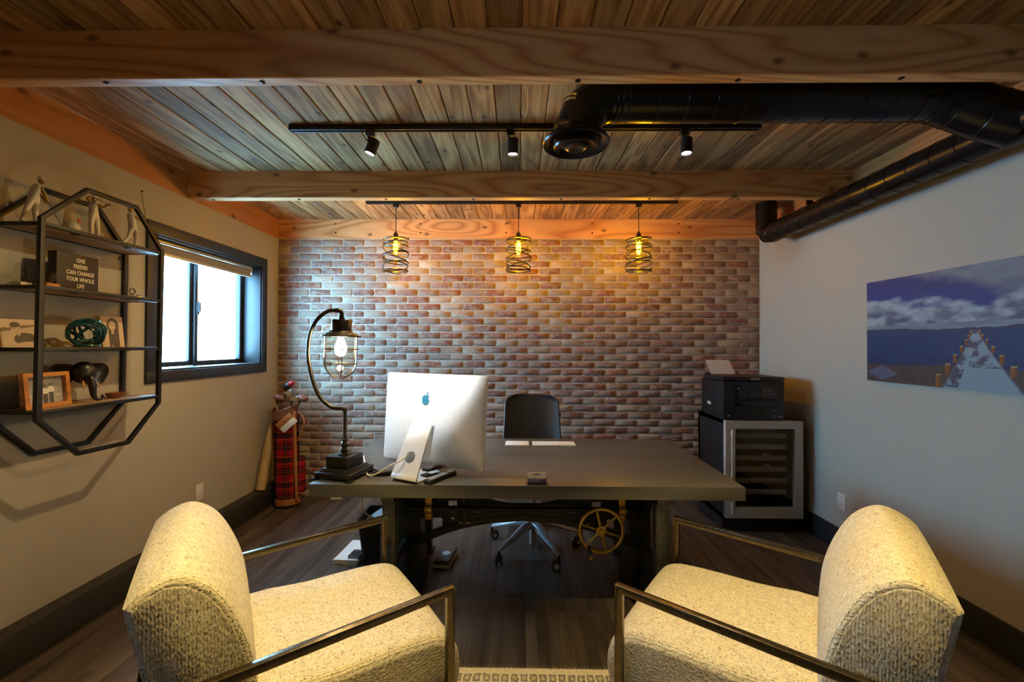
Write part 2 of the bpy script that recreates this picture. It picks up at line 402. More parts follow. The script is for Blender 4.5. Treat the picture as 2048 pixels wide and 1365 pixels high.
def plaid_mat():
    n = NT('red_tartan'); v = n.obj(); s = n.n('ShaderNodeSeparateXYZ'); n.l(v, s.inputs[0])
    K = (0, 0, 0); A = (1, 1, 1)
    zf = n.math('FRACT', n.math('DIVIDE', n.math('ADD', s.outputs[2], 5.0), .215)); xf = n.math('FRACT', n.math('DIVIDE', n.math('ADD', s.outputs[0], 5.035), .175))
    def bands(f): return n.ramp(f, [(0, K), (.10, A), (.30, K), (.62, A), (.80, K), (.84, A), (.90, K)], 'CONSTANT')
    def thin(f): return n.ramp(f, [(0, K), (.045, A), (.065, K), (.335, A), (.355, K), (.71, A), (.725, K)], 'CONSTANT')
    bz, bx = bands(zf), bands(xf)
    dk = n.math('MULTIPLY', n.math('ADD', bz, bx), .5)
    c = n.ramp(dk, [(0, (.36, .008, .010)), (.5, (.10, .010, .012)), (1, (.010, .008, .012))])
    c = n.mix(n.math('MULTIPLY', thin(zf), .7), c, (.50, .10, .05))
    c = n.mix(n.math('MULTIPLY', thin(xf), .35), c, (.45, .28, .12))
    n.col(c); n.set(Roughness=.9, Specular_IOR_Level=.15); n.bump(n.noise(v, 500, 2), .2, .002); return n.m
M['plaid'] = plaid_mat()
def vcol_mat(name, attr='print', rough=.55):
    n = NT(name); a = n.n('ShaderNodeAttribute', attribute_name=attr); a.attribute_type = 'GEOMETRY'
    n.col(n.mix(n.math('MULTIPLY', n.noise(n.obj(), 400, 2), .04), a.outputs['Color'], (.5, .5, .5))); n.set(Roughness=rough); return n.m
M['print'] = vcol_mat('photo_print')

# ================================================================== the room
# floor: base slab and oak strips
fl = struct(MB().box(XL-.2, XR+.2, YB-.2, D+.2, -.10, -.012).build('floor', M['floor'], smooth=False))
SW = (XR-XL)/80.0
def strip_mesh(nm, w, t, ch):
    return MB().add([(-w/2, 0, -t), (w/2, 0, -t), (w/2, 1, -t), (-w/2, 1, -t), (-w/2, 0, -ch), (w/2, 0, -ch), (w/2, 1, -ch), (-w/2, 1, -ch),
                     (-w/2+ch, 0, 0), (w/2-ch, 0, 0), (w/2-ch, 1, 0), (-w/2+ch, 1, 0)],
                    [(0,3,2,1),(0,1,5,4),(1,2,6,5),(2,3,7,6),(3,0,4,7),(4,5,9,8),(5,6,10,9),(6,7,11,10),(7,4,8,11),(8,9,10,11)]).mesh(nm, smooth=False)
sm_ = strip_mesh('floor_plank', SW-.0006, .012, .0007)
rest = MB()
for i in range(80):
    x = XL+SW*(i+.5); y = 1.45
    rest.box(x-SW/2+.0003, x+SW/2-.0003, YB, 1.449, -.012, 0)
    first = True
    while y < D-.02:
        ln = RND.uniform(.25, 1.3) if first else RND.uniform(.9, 1.7)
        first = False
        if D-(y+ln) < .3: ln = D-y
        o = link('floor_plank', sm_, M['floor'], fl, (x, y, 0)); o.scale = (1, ln-.0008, 1); y += ln
stuff(rest.build('floor_plank_field', M['floor'], fl, smooth=False))
# ceiling: deck and planks
ce = struct(MB().box(XL-.2, XR+.2, YB-.2, D+.2, ZC+.016, ZC+.10).build('ceiling', M['ceil_wood'], smooth=False))
PW = .1285; nP = int((XR-XL)/PW)+1
for i in range(nP):
    x0 = XL+i*PW+.0022; x1 = min(XL+(i+1)*PW-.0022, XR)
    if x1-x0 < .02: continue
    dz = RND.uniform(-.0012, .0012)
    MB().add([(x0, YB, ZC+.016), (x1, YB, ZC+.016), (x1, D, ZC+.016), (x0, D, ZC+.016), (x0, YB, ZC+.005), (x1, YB, ZC+.005), (x1, D, ZC+.005), (x0, D, ZC+.005),
              (x0+.004, YB, ZC+dz), (x1-.004, YB, ZC+dz), (x1-.004, D, ZC+dz), (x0+.004, D, ZC+dz)],
             [(0,1,2,3),(0,4,5,1),(1,5,6,2),(2,6,7,3),(3,7,4,0),(4,8,9,5),(5,9,10,6),(6,10,11,7),(7,11,8,4),(8,11,10,9)]).build('ceiling_plank', M['ceil_wood'], ce, smooth=False)
# side walls
WIN = (2.665, 3.770, 1.268, 2.142); WIN2 = (-1.05, -.60, 1.35, 2.10)
wl = MB(); ys = [YB-.2, WIN2[0], WIN2[1], WIN[0], WIN[1], D+.2]
for a, b in ((0, 1), (2, 3), (4, 5)): wl.box(XL-.22, XL, ys[a], ys[b], 0, ZC)
for w in (WIN, WIN2): wl.box(XL-.22, XL, w[0], w[1], 0, w[2]); wl.box(XL-.22, XL, w[0], w[1], w[3], ZC)
struct(wl.build('wall_left', M['paint'], smooth=False))
struct(MB().box(XR, XR+.2, YB-.2, D+.2, 0, ZC).build('wall_right', M['paint'], smooth=False))
struct(MB().box(XL, XR, YB-.2, YB, 0, ZC).build('wall_front', M['paint'], smooth=False))
# brick wall: mortar bed and bricks
wb = struct(MB().box(XL, XR, D+.0065, D+.2, 0, ZC).build('wall_back', M['mortar'], smooth=False))
def brick_geo(seed, w, h, t=.026):
    r = random.Random(seed); out = []
    cr = [r.uniform(.004, .014) for _ in range(4)]
    pts = []
    for (sx, sz, a0), c in zip(((1, 1, 0), (-1, 1, PI/2), (-1, -1, PI), (1, -1, 1.5*PI)), cr):
        for k in range(3):
            a = a0+PI/2*k/2
            pts.append((sx*(w/2-c)+c*math.cos(a)+r.uniform(-.0018, .0018), sz*(h/2-c)+c*math.sin(a)+r.uniform(-.0018, .0018)))
    pr = r.uniform(-.001, .003); tx, tz = r.uniform(-.002, .002), r.uniform(-.0015, .0015)
    rings = []
    for sc_, y in ((1.0, t-.012), (1.0, .0055), (.965, 0.0)):
        rings.append([(x*sc_ if sc_ == 1 else math.copysign(max(abs(x)-.004, 0), x), y-(pr if y < .01 else 0)+(tx*x/w*2+tz*z/h*2 if y < .01 else 0), z if sc_ == 1 else math.copysign(max(abs(z)-.004, 0), z)) for x, z in pts])
    n = len(pts); vs = [p for q in rings for p in q]
    fs = [(i*n+j, i*n+(j+1) % n, (i+1)*n+(j+1) % n, (i+1)*n+j) for i in range(2) for j in range(n)]
    vs.append((0, -pr-.0008, 0)); fs += [(2*n+j, 2*n+(j+1) % n, 3*n) for j in range(n)]
    return vs, fs
CH, BL, JT = .0682, .208, .0105
def set_rnd(me, vals):
    a = me.attributes.new('rnd', 'FLOAT', 'FACE')
    for i, v in enumerate(vals): a.data[i].value = v
variants = []
for k in range(60):
    vs, fs = brick_geo(100+k, BL-JT, CH-JT); b = MB(); b.add(vs, fs); me = b.mesh('brick', ang=50); set_rnd(me, [((k*0.618034) % 1.0)]*len(me.polygons)); me.materials.append(M['brick']); variants.append(me)
field = MB(); field_r = []; placed = 0
rows = int(ZL/CH)+1
for rw in range(rows):
    z = ZL-CH*(rw+.5)-.004; off = (BL/2 if rw % 2 else 0)+RND.uniform(-.012, .012)
    h = CH-JT
    if z-h/2 < 0: h = 2*(z-0.001); 
    if h < .02: continue
    x = XL-off
    while x < XR-.01:
        a, b_ = max(x+JT/2, XL+.004), min(x+BL-JT/2, XR-.004)
        if b_-a > .03:
            full = (b_-a) > BL-JT-.001 and h > CH-JT-.001
            cx = (a+b_)/2
            # the bricks seen whole and unhidden in the upper and middle part of the wall
            near = full and 1.18 < z < 2.40 and -1.99 < cx < 1.95 and not (z < 1.32 and cx < -.2)
            if near and placed < 296:
                o = link('brick', variants[RND.randrange(60)], None, wb, (cx, D+RND.uniform(-.001, .002), z)); placed += 1
                if RND.random() < .5: o.rotation_euler = (0, RND.uniform(-.006, .006), 0)
            else:
                vs, fs = brick_geo(5000+rw*40+int((x+4)*50), b_-a, h)
                field.add([(p[0]+cx, p[1]+D, p[2]+z) for p in vs], fs); field_r += [RND.random()]*len(fs)
        x += BL
fm = field.mesh('brick_field', ang=50); set_rnd(fm, field_r); stuff(link('brick_field', fm, M['brick'], wb))
# ledgers and beams
def bolt_mesh(r=.011):
    return MB().lathe([(r, 0), (r, -.002), (r*.7, -.004), (.001, -.0045)], 8).mesh('bolt')
bm_ = bolt_mesh()
def beam(name, y0, y1, xs):
    o = struct(MB().box(XL+.001, XR-.001, y0, y1, ZL, ZC+.004).build(name, M['fir'], bevel=.004, seg=1))
    for x in xs: link('bolt', bm_, M['iron'], o, (x, (y0+y1)/2+RND.uniform(-.004, .004), ZL))
    return o
beam('trim_1', 1.596, 1.651, [-1.60+.608*k for k in range(6)])
beam('trim_2', 2.914, 2.980, [-2.14+.608*k for k in range(8)])
beam('trim_3', .27, .33, [])
struct(MB().box(XL-.02, XL+.003, YB, D, ZL, ZC).build('trim_4', M['fir_y'], smooth=False))
struct(MB().box(XR-.003, XR+.02, YB, D, ZL, ZC).build('trim_5', M['fir_y'], smooth=False))
o = struct(MB().box(XL+.003, XR-.003, D-.004, D+.03, ZL, ZC).build('trim_6', M['fir'], smooth=False))
bm2 = bolt_mesh(.008); bm2.transform(rotm(-PI/2, 'X'))
for k in range(6):
    for dz in (.055, .14): link('bolt', bm2, M['iron'], o, (-1.75+.815*k, D-.004, ZL+dz))
# curb and baseboards
struct(MB().box(XL, XL+.089, YB, D, 0, .167).build('baseboard_left', M['curb'], bevel=.004))
struct(MB().box(XR-.018, XR, YB, D, 0, .165).build('baseboard_right', M['charcoal'], bevel=.003))
struct(MB().box(XL+.09, XR-.02, YB, YB+.018, 0, .165).build('baseboard_front', M['charcoal'], bevel=.003))
# windows
def window(name, w, trim, dep, sashes, blind=True):
    y0, y1, z0, z1 = w
    o = bpy.data.objects.new(name, None); COL.objects.link(o); o.location = (XL, (y0+y1)/2, z0); struct(o)
    cy_, cz = (y0+y1)/2, z0
    def B(nm, x0, x1, a, b, c, d_, mat=M['charcoal'], bev=.002, par=o):
        return MB().box(x0, x1, a-cy_, b-cy_, c-cz, d_-cz).build(nm, mat, par, bevel=bev)
    t = trim
    B('casing', 0, .018, y0-t, y1+t, z1, z1+t); B('casing', 0, .018, y0-t, y1+t, z0-t, z0)
    B('casing', 0, .018, y0-t, y0, z0, z1); B('casing', 0, .018, y1, y1+t, z0, z1)
    e = .012
    B('jamb', -dep, .006, y0, y0+e, z0, z1); B('jamb', -dep, .006, y1-e, y1, z0, z1)
    B('jamb', -dep, .006, y0+e, y1-e, z1-e, z1); B('sill', -dep, .008, y0+e, y1-e, z0, z0+e)
    for (a, b, fr) in sashes:
        s = MB()
        s.box(-dep-.03, -dep+fr, a-cy_, a+.03-cy_, z0+e-cz, z1-e-cz); s.box(-dep-.03, -dep+fr, b-.04-cy_, b-cy_, z0+e-cz, z1-e-cz)
        s.box(-dep-.03, -dep+fr, a+.03-cy_, b-.04-cy_, z0+e-cz, z0+e+.036-cz); s.box(-dep-.03, -dep+fr, a+.03-cy_, b-.04-cy_, z1-e-.04-cz, z1-e-cz)
        so = s.build('sash', M['charcoal'], o, bevel=.002)
        MB().box(-dep-.012, -dep-.008, a+.025-cy_, b-.035-cy_, z0+e+.03-cz, z1-e-.035-cz).build('pane', M['pane'], so, smooth=False)
    return o
wo = window('window_1', WIN, .073, .165, [(2.677, 3.205, -.004), (3.195, 3.758, .016)])
h = MB(); h.box(-.149, -.137, 3.204-3.2175, 3.226-3.2175, .40, .50); h.box(-.140, -.122, 3.208-3.2175, 3.222-3.2175, .42, .492)
h.build('handle', M['charcoal'], wo, bevel=.003)
window('window_2', WIN2, .073, .165, [(WIN2[0]+.012, -.82, -.004), (-.83, WIN2[1]-.012, .016)])
# roller blind inside the window reveal
rb = thing('roller_blind', 'grey roller blind rolled up at the top of the window', 'blind', (XL-.075, 3.2175, 2.04))
MB().cyl((0, -.525, .045), (0, .50, .045), .024, 20).build('roller', M['blind'], rb)
MB().box(-.030, .022, -.53, .51, .072, .088).build('headrail', M['steel'], rb, bevel=.003)
MB().box(.021, .0235, -.52, .49, .004, .045).build('fabric', M['blind'], rb)
MB().box(.014, .030, -.522, .492, -.012, .008).build('bottom_bar', M['steel'], rb, bevel=.003)
MB().box(-.03, .026, .50, .512, .015, .075).build('bracket', M['white_pl'], rb, bevel=.003)
# wall sockets
def outlet(name, label, loc, side):
    t = thing(name, label, 'outlet', loc)
    s = side
    MB().box(0, .006*s, -.036, .036, -.058, .058).build('plate', M['white_pl'], t, bevel=.003)
    for dz in (-.025, .025):
        f = MB().box(.006*s, .008*s, -.017, .017, dz-.019, dz+.019).build('receptacle', M['white_pl'], t, bevel=.002)
        for dy in (-.007, .007): MB().box(.008*s, .0085*s, dy-.0015, dy+.0015, dz, dz+.009).build('slot', M['plastic'], f, smooth=False)
outlet('wall_outlet', 'white outlet on the white wall beside the wine fridge', (XR, 3.03, .355), -1)
tl = thing('wall_outlet', 'plain outlet plate on the wall under the window', 'outlet', (XL, 3.06, .372))
MB().box(0, .006, -.036, .036, -.06, .06).build('plate', M['white_pl'], tl, bevel=.003)
MB().box(.006, .009, -.016, .016, -.033, .033).build('receptacle', M['white_pl'], tl, bevel=.002)
def WB(mb, name, mat, par, **kw):      # mesh given in world coordinates, hung under an unrotated thing
    root = par
    off = -Vector(par.location) if par.parent is None else Vector((0, 0, 0))
    if par.parent is not None: off = Vector((0, 0, 0))
    return mb.build(name, mat, par, loc=off, **kw)
def WL(me, name, mat, par): return link(name, me, mat, par, -Vector(par.location) if par.parent is None else (0, 0, 0))
# ================================================================== ducts
t = thing('ventilation_duct', 'black round metal duct hung under the ceiling with a round diffuser', 'duct', (2.075, 1.873, 2.38))
YD, ZDu, RD = 1.873, 2.53, .100
WB(MB().cyl((.40, YD, ZDu), (1.76, YD, ZDu), RD, 40), 'duct_run', M['duct'], t)
for k in range(11):
    x = .475+.123*k
    WB(MB().torus((x, YD, ZDu), RD, .0028, rotm(PI/2+.04, 'Y') @ rotm(.05, 'X'), 40, 6), 'seam', M['duct'], t)
el = [(.40, ZDu), (.335, 2.513), (.281, 2.465), (.25, 2.38), (.25, 2.345)]
for i in range(4):
    a, b = el[i], el[i+1]
    WB(MB().cyl((a[0], YD, a[1]), (b[0], YD, b[1]), RD-.002, 36), 'elbow_segment', M['duct'], t)
    if i: WB(MB().torus((a[0], YD, a[1]), RD-.001, .0032, Vector((el[i+1][0]-el[i-1][0], 0, el[i+1][1]-el[i-1][1])).to_track_quat('Z', 'Y').to_matrix().to_4x4(), 36, 6), 'seam', M['duct'], t)
for x in (.418, .440): WB(MB().torus((x, YD, ZDu), RD, .004, rotm(PI/2, 'Y'), 36, 6), 'collar', M['duct'], t)
Md = Matrix.Translation((.25, YD, 2.345))
df = WB(MB().lathe([(.098, .02), (.103, .012), (.125, .006), (.144, -.006), (.147, -.014), (.142, -.021), (.128, -.018), (.112, -.006), (.102, .004), (.095, .012)], 44, Md, caps=False), 'diffuser_flange', M['duct'], t)
WB(MB().lathe([(.02, -.008), (.06, -.012), (.094, -.022), (.099, -.030), (.094, -.038), (.080, -.034), (.066, -.026), (.052, -.030), (.045, -.033)], 44, Md, caps=False), 'diffuser_ring', M['duct'], t)
WB(MB().lathe([(.048, -.020), (.046, -.034), (.034, -.040), (.026, -.036), (.012, -.034), (.002, -.034)], 32, Md, caps=False), 'diffuser_cone', M['gunmetal'], t)
wye = spline([(1.70, YD, ZDu), (1.80, YD, ZDu), (1.895, 1.862, 2.492), (1.99, 1.825, 2.425), (2.075, 1.785, 2.372)], 3)
WB(MB().tube(wye, RD+.001, 36), 'branch_elbow', M['duct'], t)
for i in (2, 4, 6, 9):
    d_ = (wye[i+1]-wye[i-1]).normalized()
    WB(MB().torus(wye[i], RD+.002, .003, d_.to_track_quat('Z', 'Y').to_matrix().to_4x4(), 36, 6), 'seam', M['duct'], t)
XD, ZS, RS = 2.075, 2.372, .079
WB(MB().cyl((XD, 1.80, ZS), (XD, 3.52, ZS), RS, 40), 'duct_run', M['duct'], t)
WB(MB().tube([(XD, 1.86, ZS), (XD, 1.78, ZS), (XD, -1.2, ZS)], [RS+.003, RS+.004, RS+.004], 36), 'duct_run', M['duct'], t)
for k in range(13):
    WB(MB().torus((XD, 1.98+.125*k, ZS), RS, .0026, rotm(PI/2+.05, 'X'), 36, 6), 'seam', M['duct'], t)
es = [(XD, 3.50, ZS), (XD, 3.555, ZS+.012), (XD, 3.592, ZS+.048), (XD, 3.60, ZS+.095), (XD, 3.60, ZC-.001)]
WB(MB().tube(es, RS+.001, 36), 'riser_elbow', M['duct'], t)
for p, d_ in ((es[1], (0, .9, .4)), (es[2], (0, .5, .85)), (es[3], (0, .1, 1)), ((XD, 3.60, 2.585), (0, 0, 1))):
    WB(MB().torus(p, RS+.002, .003, Vector(d_).to_track_quat('Z', 'Y').to_matrix().to_4x4(), 36, 6), 'seam', M['duct'], t)
WB(MB().box(XD-.02, XD+.02, 3.06, 3.075, ZS+.07, ZC-.001), 'hanger', M['duct'], t)
# ================================================================== track lights
def rail(name, label, x0, x1, y):
    t = thing(name, label, 'track', ((x0+x1)/2, y, ZC-.032))
    WB(MB().box(x0, x1, y-.018, y-.007, ZC-.032, ZC-.002), 'rail_side', M['black'], t, bevel=.002)
    WB(MB().box(x0, x1, y+.007, y+.018, ZC-.032, ZC-.002), 'rail_side', M['black'], t, bevel=.002)
    WB(MB().box(x0, x1, y-.007, y+.007, ZC-.014, ZC-.002), 'rail_web', M['black'], t)
    for x in (x0, x1): WB(MB().box(x-.006, x+.006, y-.019, y+.019, ZC-.034, ZC-.001), 'end_cap', M['black'], t, bevel=.002)
    return t
rail('track_rail', 'long black track rail carrying three spotlights on the plank ceiling', -1.247, 1.293, 2.305)
rail('track_rail', 'black track rail behind the second beam carrying the cage pendants', -1.256, 1.294, 3.50)
rail('track_rail', 'black track rail over the armchairs', -1.45, 1.45, 1.02)
M['lens'] = emis('spot_lens_glow', (1, .95, .88), 14.0)
def spotlight(label, x, y, aim, power, color, size, blend=.6):
    zt = ZC-.032
    t = thing('spotlight', label, 'spotlight', (x, y, zt-.11))
    WB(MB().box(x-.022, x+.022, y-.017, y+.017, zt-.030, zt+.002), 'adapter', M['black'], t, bevel=.003)
    WB(MB().box(x-.012, x-.002, y-.008, y+.008, zt-.075, zt-.028), 'yoke', M['black'], t, bevel=.002)
    c = Vector((x+.012, y, zt-.085)); d_ = (Vector(aim)-c).normalized()
    a, b = c-d_*.040, c+d_*.045
    q = d_.to_track_quat('Z', 'Y').to_matrix().to_4x4()
    Mc = Matrix.Translation(a) @ q
    WB(MB().lathe([(.004, 0), (.026, 0), (.0295, .004), (.0295, .085), (.0265, .085), (.0265, .076), (.002, .076)], 28, Mc, caps=False), 'can', M['black'], t)
    WB(MB().lathe([(.0262, .0765), (.020, .0785), (.002, .079)], 24, Mc, caps=False), 'lens', M['lens'], t)
    ld = bpy.data.lights.new('spot_beam', 'SPOT'); ld.energy = power; ld.color = color; ld.spot_size = size; ld.spot_blend = blend; ld.shadow_soft_size = .022
    lo = bpy.data.objects.new('spot_beam', ld); COL.objects.link(lo); lo.parent = t
    lo.matrix_local = Matrix.Translation((b+d_*.012)-t.location) @ (-d_).to_track_quat('Z', 'Y').to_matrix().to_4x4()
    return t
spotlight('leftmost spotlight on the long black track, tilted down', -.812, 2.305, (-1.45, 2.12, .55), SPOT_W*2.3, (1.0, .70, .31), math.radians(135), .9)
spotlight('middle spotlight on the long black track, beside the round diffuser', -.046, 2.305, (-.02, 2.45, 0), SPOT_W, NEUT, math.radians(125), 1.0)
spotlight('spotlight on the long black track, under the thick duct', .892, 2.305, (.80, 2.15, 0), SPOT_W, NEUT, math.radians(105), 1.0)
spotlight('spotlight over the left armchair', -.55, 1.02, (-.75, 1.35, .45), SPOT2_W, YEL, math.radians(56), 1.0)
spotlight('spotlight over the right armchair', .75, 1.02, (.90, 1.40, .45), SPOT2_W, YEL, math.radians(56), 1.0)
spotlight('spotlight aimed at the computer', -.25, 1.02, (-.47, 2.25, 1.40), SPOT2_W*1.25, (.92, .97, 1.0), math.radians(24), .5)
# ================================================================== cage pendants
M['bulb'] = emis('amber_filament_bulb', WARM, 1.0)
def cage(seed, R_=.100, z0=0.0, z1=-.255):
    r = random.Random(seed); b = MB()
    turns = 6; N = turns*30; path = []
    ph = r.uniform(0, 6)
    for i in range(N+1):
        a = 2*PI*i/30; f = i/N
        tilt = .016*math.sin(a*1.0+ph+3.0*math.sin(f*7+seed))
        rr = R_*(1+.035*math.sin(a*.31+ph))
        path.append((rr*math.cos(a), rr*math.sin(a), z0+(z1-z0)*f+tilt))
    b.tube(path, .0046, 6); 
    path = []
    for i in range(3*30+1):
        a = -2*PI*i/30+ph; f = i/90
        path.append((R_*1.02*math.cos(a), R_*1.02*math.sin(a), z0-.01+(z1-z0+.012)*f+.018*math.sin(a+seed)))
    b.tube(path, .0042, 6)
    b.torus((0, 0, z1), R_, .0052, rotm(.05, 'X'), 40, 6); b.torus((0, 0, z0), R_, .0052, rotm(-.05, 'Y'), 40, 6)
    for a in (ph, ph+2.1, ph+4.2): b.tube([(.018*math.cos(a), .018*math.sin(a), z0+.012), (R_*math.cos(a), R_*math.sin(a), z0)], .0028, 6)
    return b
def pendant(label, x, seed):
    t = thing('pendant_lamp', label, 'pendant lamp', (x, 3.50, 2.31), 0, 'coiled cage pendant lamps')
    MB().box(-.022, .022, -.017, .017, .271, .301).build('adapter', M['black'], t, bevel=.003)
    MB().tube([(0, 0, .272), (0, 0, .06)], .0032, 8).build('cord', M['black'], t)
    MB().lathe([(.004, .075), (.008, .062), (.017, .052), (.020, .040), (.020, .006), (.016, .002), (.016, -.012), (.002, -.012)], 20).build('socket', M['gunmetal'], t)
    cage(seed).build('cage', M['gunmetal'], t)
    b = MB().lathe([(.010, -.012), (.016, -.028), (.0185, -.05), (.0185, -.085), (.014, -.108), (.006, -.120), (.001, -.122)], 20)
    me = b.mesh('bulb'); area = sum(p.area for p in me.polygons)
    link('bulb', me, M['bulb'], t); return area
ar = pendant('coiled black wire pendant lamp hanging above the computer, leftmost of three', -1.015, 3)
pendant('coiled black wire pendant lamp in the middle of the three', -.002, 8)
pendant('coiled black wire pendant lamp on the right of the three', .982, 15)
M['bulb'].node_tree.nodes['Emission'].inputs[1].default_value = PENDANT_W/(PI*ar)
# ================================================================== wall picture
def lerp(a, b, t): t = max(0, min(1, t)); return tuple(x+(y-x)*t for x, y in zip(a, b))
def hsh(i, j, s=0):
    n = (i*374761393 + j*668265263 + s*974634777) & 0xffffffff
    n = ((n ^ (n >> 13))*1274126177) & 0xffffffff
    return ((n ^ (n >> 16)) & 0xffff)/65535.0
def vn(x, y, s=0):
    i, j = math.floor(x), math.floor(y); u, v = x-i, y-j; u = u*u*(3-2*u); v = v*v*(3-2*v)
    return (hsh(i, j, s)*(1-u)+hsh(i+1, j, s)*u)*(1-v)+(hsh(i, j+1, s)*(1-u)+hsh(i+1, j+1, s)*u)*v
def fbm(x, y, s=0, o=4):
    a, r = .5, 0
    for k in range(o): r += a*vn(x, y, s+k); x *= 2.03; y *= 2.03; a *= .5
    return r/(1-.5**o)
def print_grid(name, w, h, nx, ny, fn, Mx, par, mat=None):
    """flat print: a fine grid whose faces carry the picture's colours; fn(u,v) with u right, v up, both 0..1"""
    vs = [((i/nx-.5)*w, (j/ny)*h, 0) for j in range(ny+1) for i in range(nx+1)]
    fs = [(j*(nx+1)+i, j*(nx+1)+i+1, (j+1)*(nx+1)+i+1, (j+1)*(nx+1)+i) for j in range(ny) for i in range(nx)]
    me = bpy.data.meshes.new(name); me.from_pydata(vs, [], fs); me.transform(Mx); me.update()
    at = me.color_attributes.new('print', 'FLOAT_COLOR', 'POINT')
    buf = []
    for j in range(ny+1):
        for i in range(nx+1): buf += [*fn(i/nx, j/ny), 1.0]
    at.data.foreach_set('color', buf)
    return link(name, me, mat or M['print'], par)
def lake(u, v):
    hz = .48
    px = .632                                           # pier vanishing column
    if v > hz:                                         # sky
        c = lerp((.010, .10, .46), (.005, .030, .20), (v-hz)/.5+(u-.5)*.3)
        n = fbm(u*9, v*13, 3)
        top = .80-.15*u+.07*fbm(u*7, 2.2, 9)+(.10*max(0, 1-abs(u-.86)/.16))
        cl = max(0, min(1, (top-v)*14+(n-.5)*3.4))
        shade = lerp((.14, .15, .24), (.62, .64, .70), (fbm(u*12, v*16+.4, 5)-.32)*2.6 + (v-.62)*2.4)
        if v < hz+.07: shade = lerp((.10, .13, .22), (.40, .43, .50), fbm(u*5, v*26, 7)*1.2)
        c = lerp(c, shade, cl)
        hi = max(0, min(1, (v-(.99-.55*max(0, u-.25)+.12*(fbm(u*8, v*8, 21)-.5)))*9))
        c = lerp(c, lerp((.16, .17, .24), (.46, .47, .52), fbm(u*10, v*10, 23)), hi*.9)
        if v < hz+.035: c = lerp(c, (.035, .055, .12), 1 if fbm(u*6, 1, 4)*.06 > v-hz else 0)
        m_ = sum(c)/3
        return tuple(max(0, x*.62) for x in (c[0]*.8, c[1], c[2]*1.12))
    t = (hz-v)/hz
    c = lerp((.030, .085, .20), (.012, .035, .12), t*1.2)
    c = lerp(c, (.10, .17, .30), max(0, fbm(u*6, v*70, 11)-.55)*1.6)
    if t > .62+.02*math.sin(u*9):                      # beach
        c = lerp((.060, .045, .045), (.15, .105, .095), fbm(u*60, v*50, 13))
        if u < .22 and abs(v-.09) < .075*(1-abs(u-.11)/.11): c = lerp((.14, .15, .22), (.26, .26, .34), fbm(u*30, v*20, 15))
    half = .012+.175*t**1.2; ctr = px+.02*t
    a = (u-ctr)/half
    if abs(a) < 1:                                     # snow covered pier
        s = fbm(u*30, v*28, 17)
        c = (.52, .62, .70)
        if t < .62: c = lerp(c, (.16, .15, .20), max(0, (s-.46)*6))
        elif a < -.55 and t < .97: c = lerp(c, (.14, .13, .18), max(0, (s-.30)*6))
        if abs(a) > .93: c = (.20, .19, .22)
    for k in range(8):                                 # posts
        tk = .05+.93*(k/7.0)**1.9
        hk = .012+.175*tk**1.2; ck = px+.02*tk
        for sd in (-1, 1):
            pc = ck+sd*(hk*1.08); pw = .0035+.012*tk; ph = .02+.085*tk
            bv = hz*(1-tk)
            if abs(u-pc) < pw and bv-.005 < v < bv+ph:
                c = lerp((.42, .20, .06), (.16, .07, .03), (u-pc)/pw*.5+.5)
                if v > bv+ph-.012: c = (.55, .42, .28)
    m_ = sum(c)/3
    return tuple(max(0, (m_+(x-m_)*1.75)*.48) for x in c)
PICT = (1.79, 2.760, 1.228, 1.848)
pw, ph = 1.02, PICT[3]-PICT[2]
t = thing('lake_picture', 'large canvas photograph of a snowy pier and blue lake on the white wall', 'picture', (XR-.04, 2.760-pw/2, PICT[2]))
MB().box(.0012, .040, -pw/2, pw/2, 0, ph).build('canvas', M['paper'], t, smooth=False)
Mp = Matrix(((0, 0, -1, 0), (-1, 0, 0, 0), (0, 1, 0, 0), (0, 0, 0, 1)))
print_grid('print', pw, ph, 300, 190, lake, Mp, t)
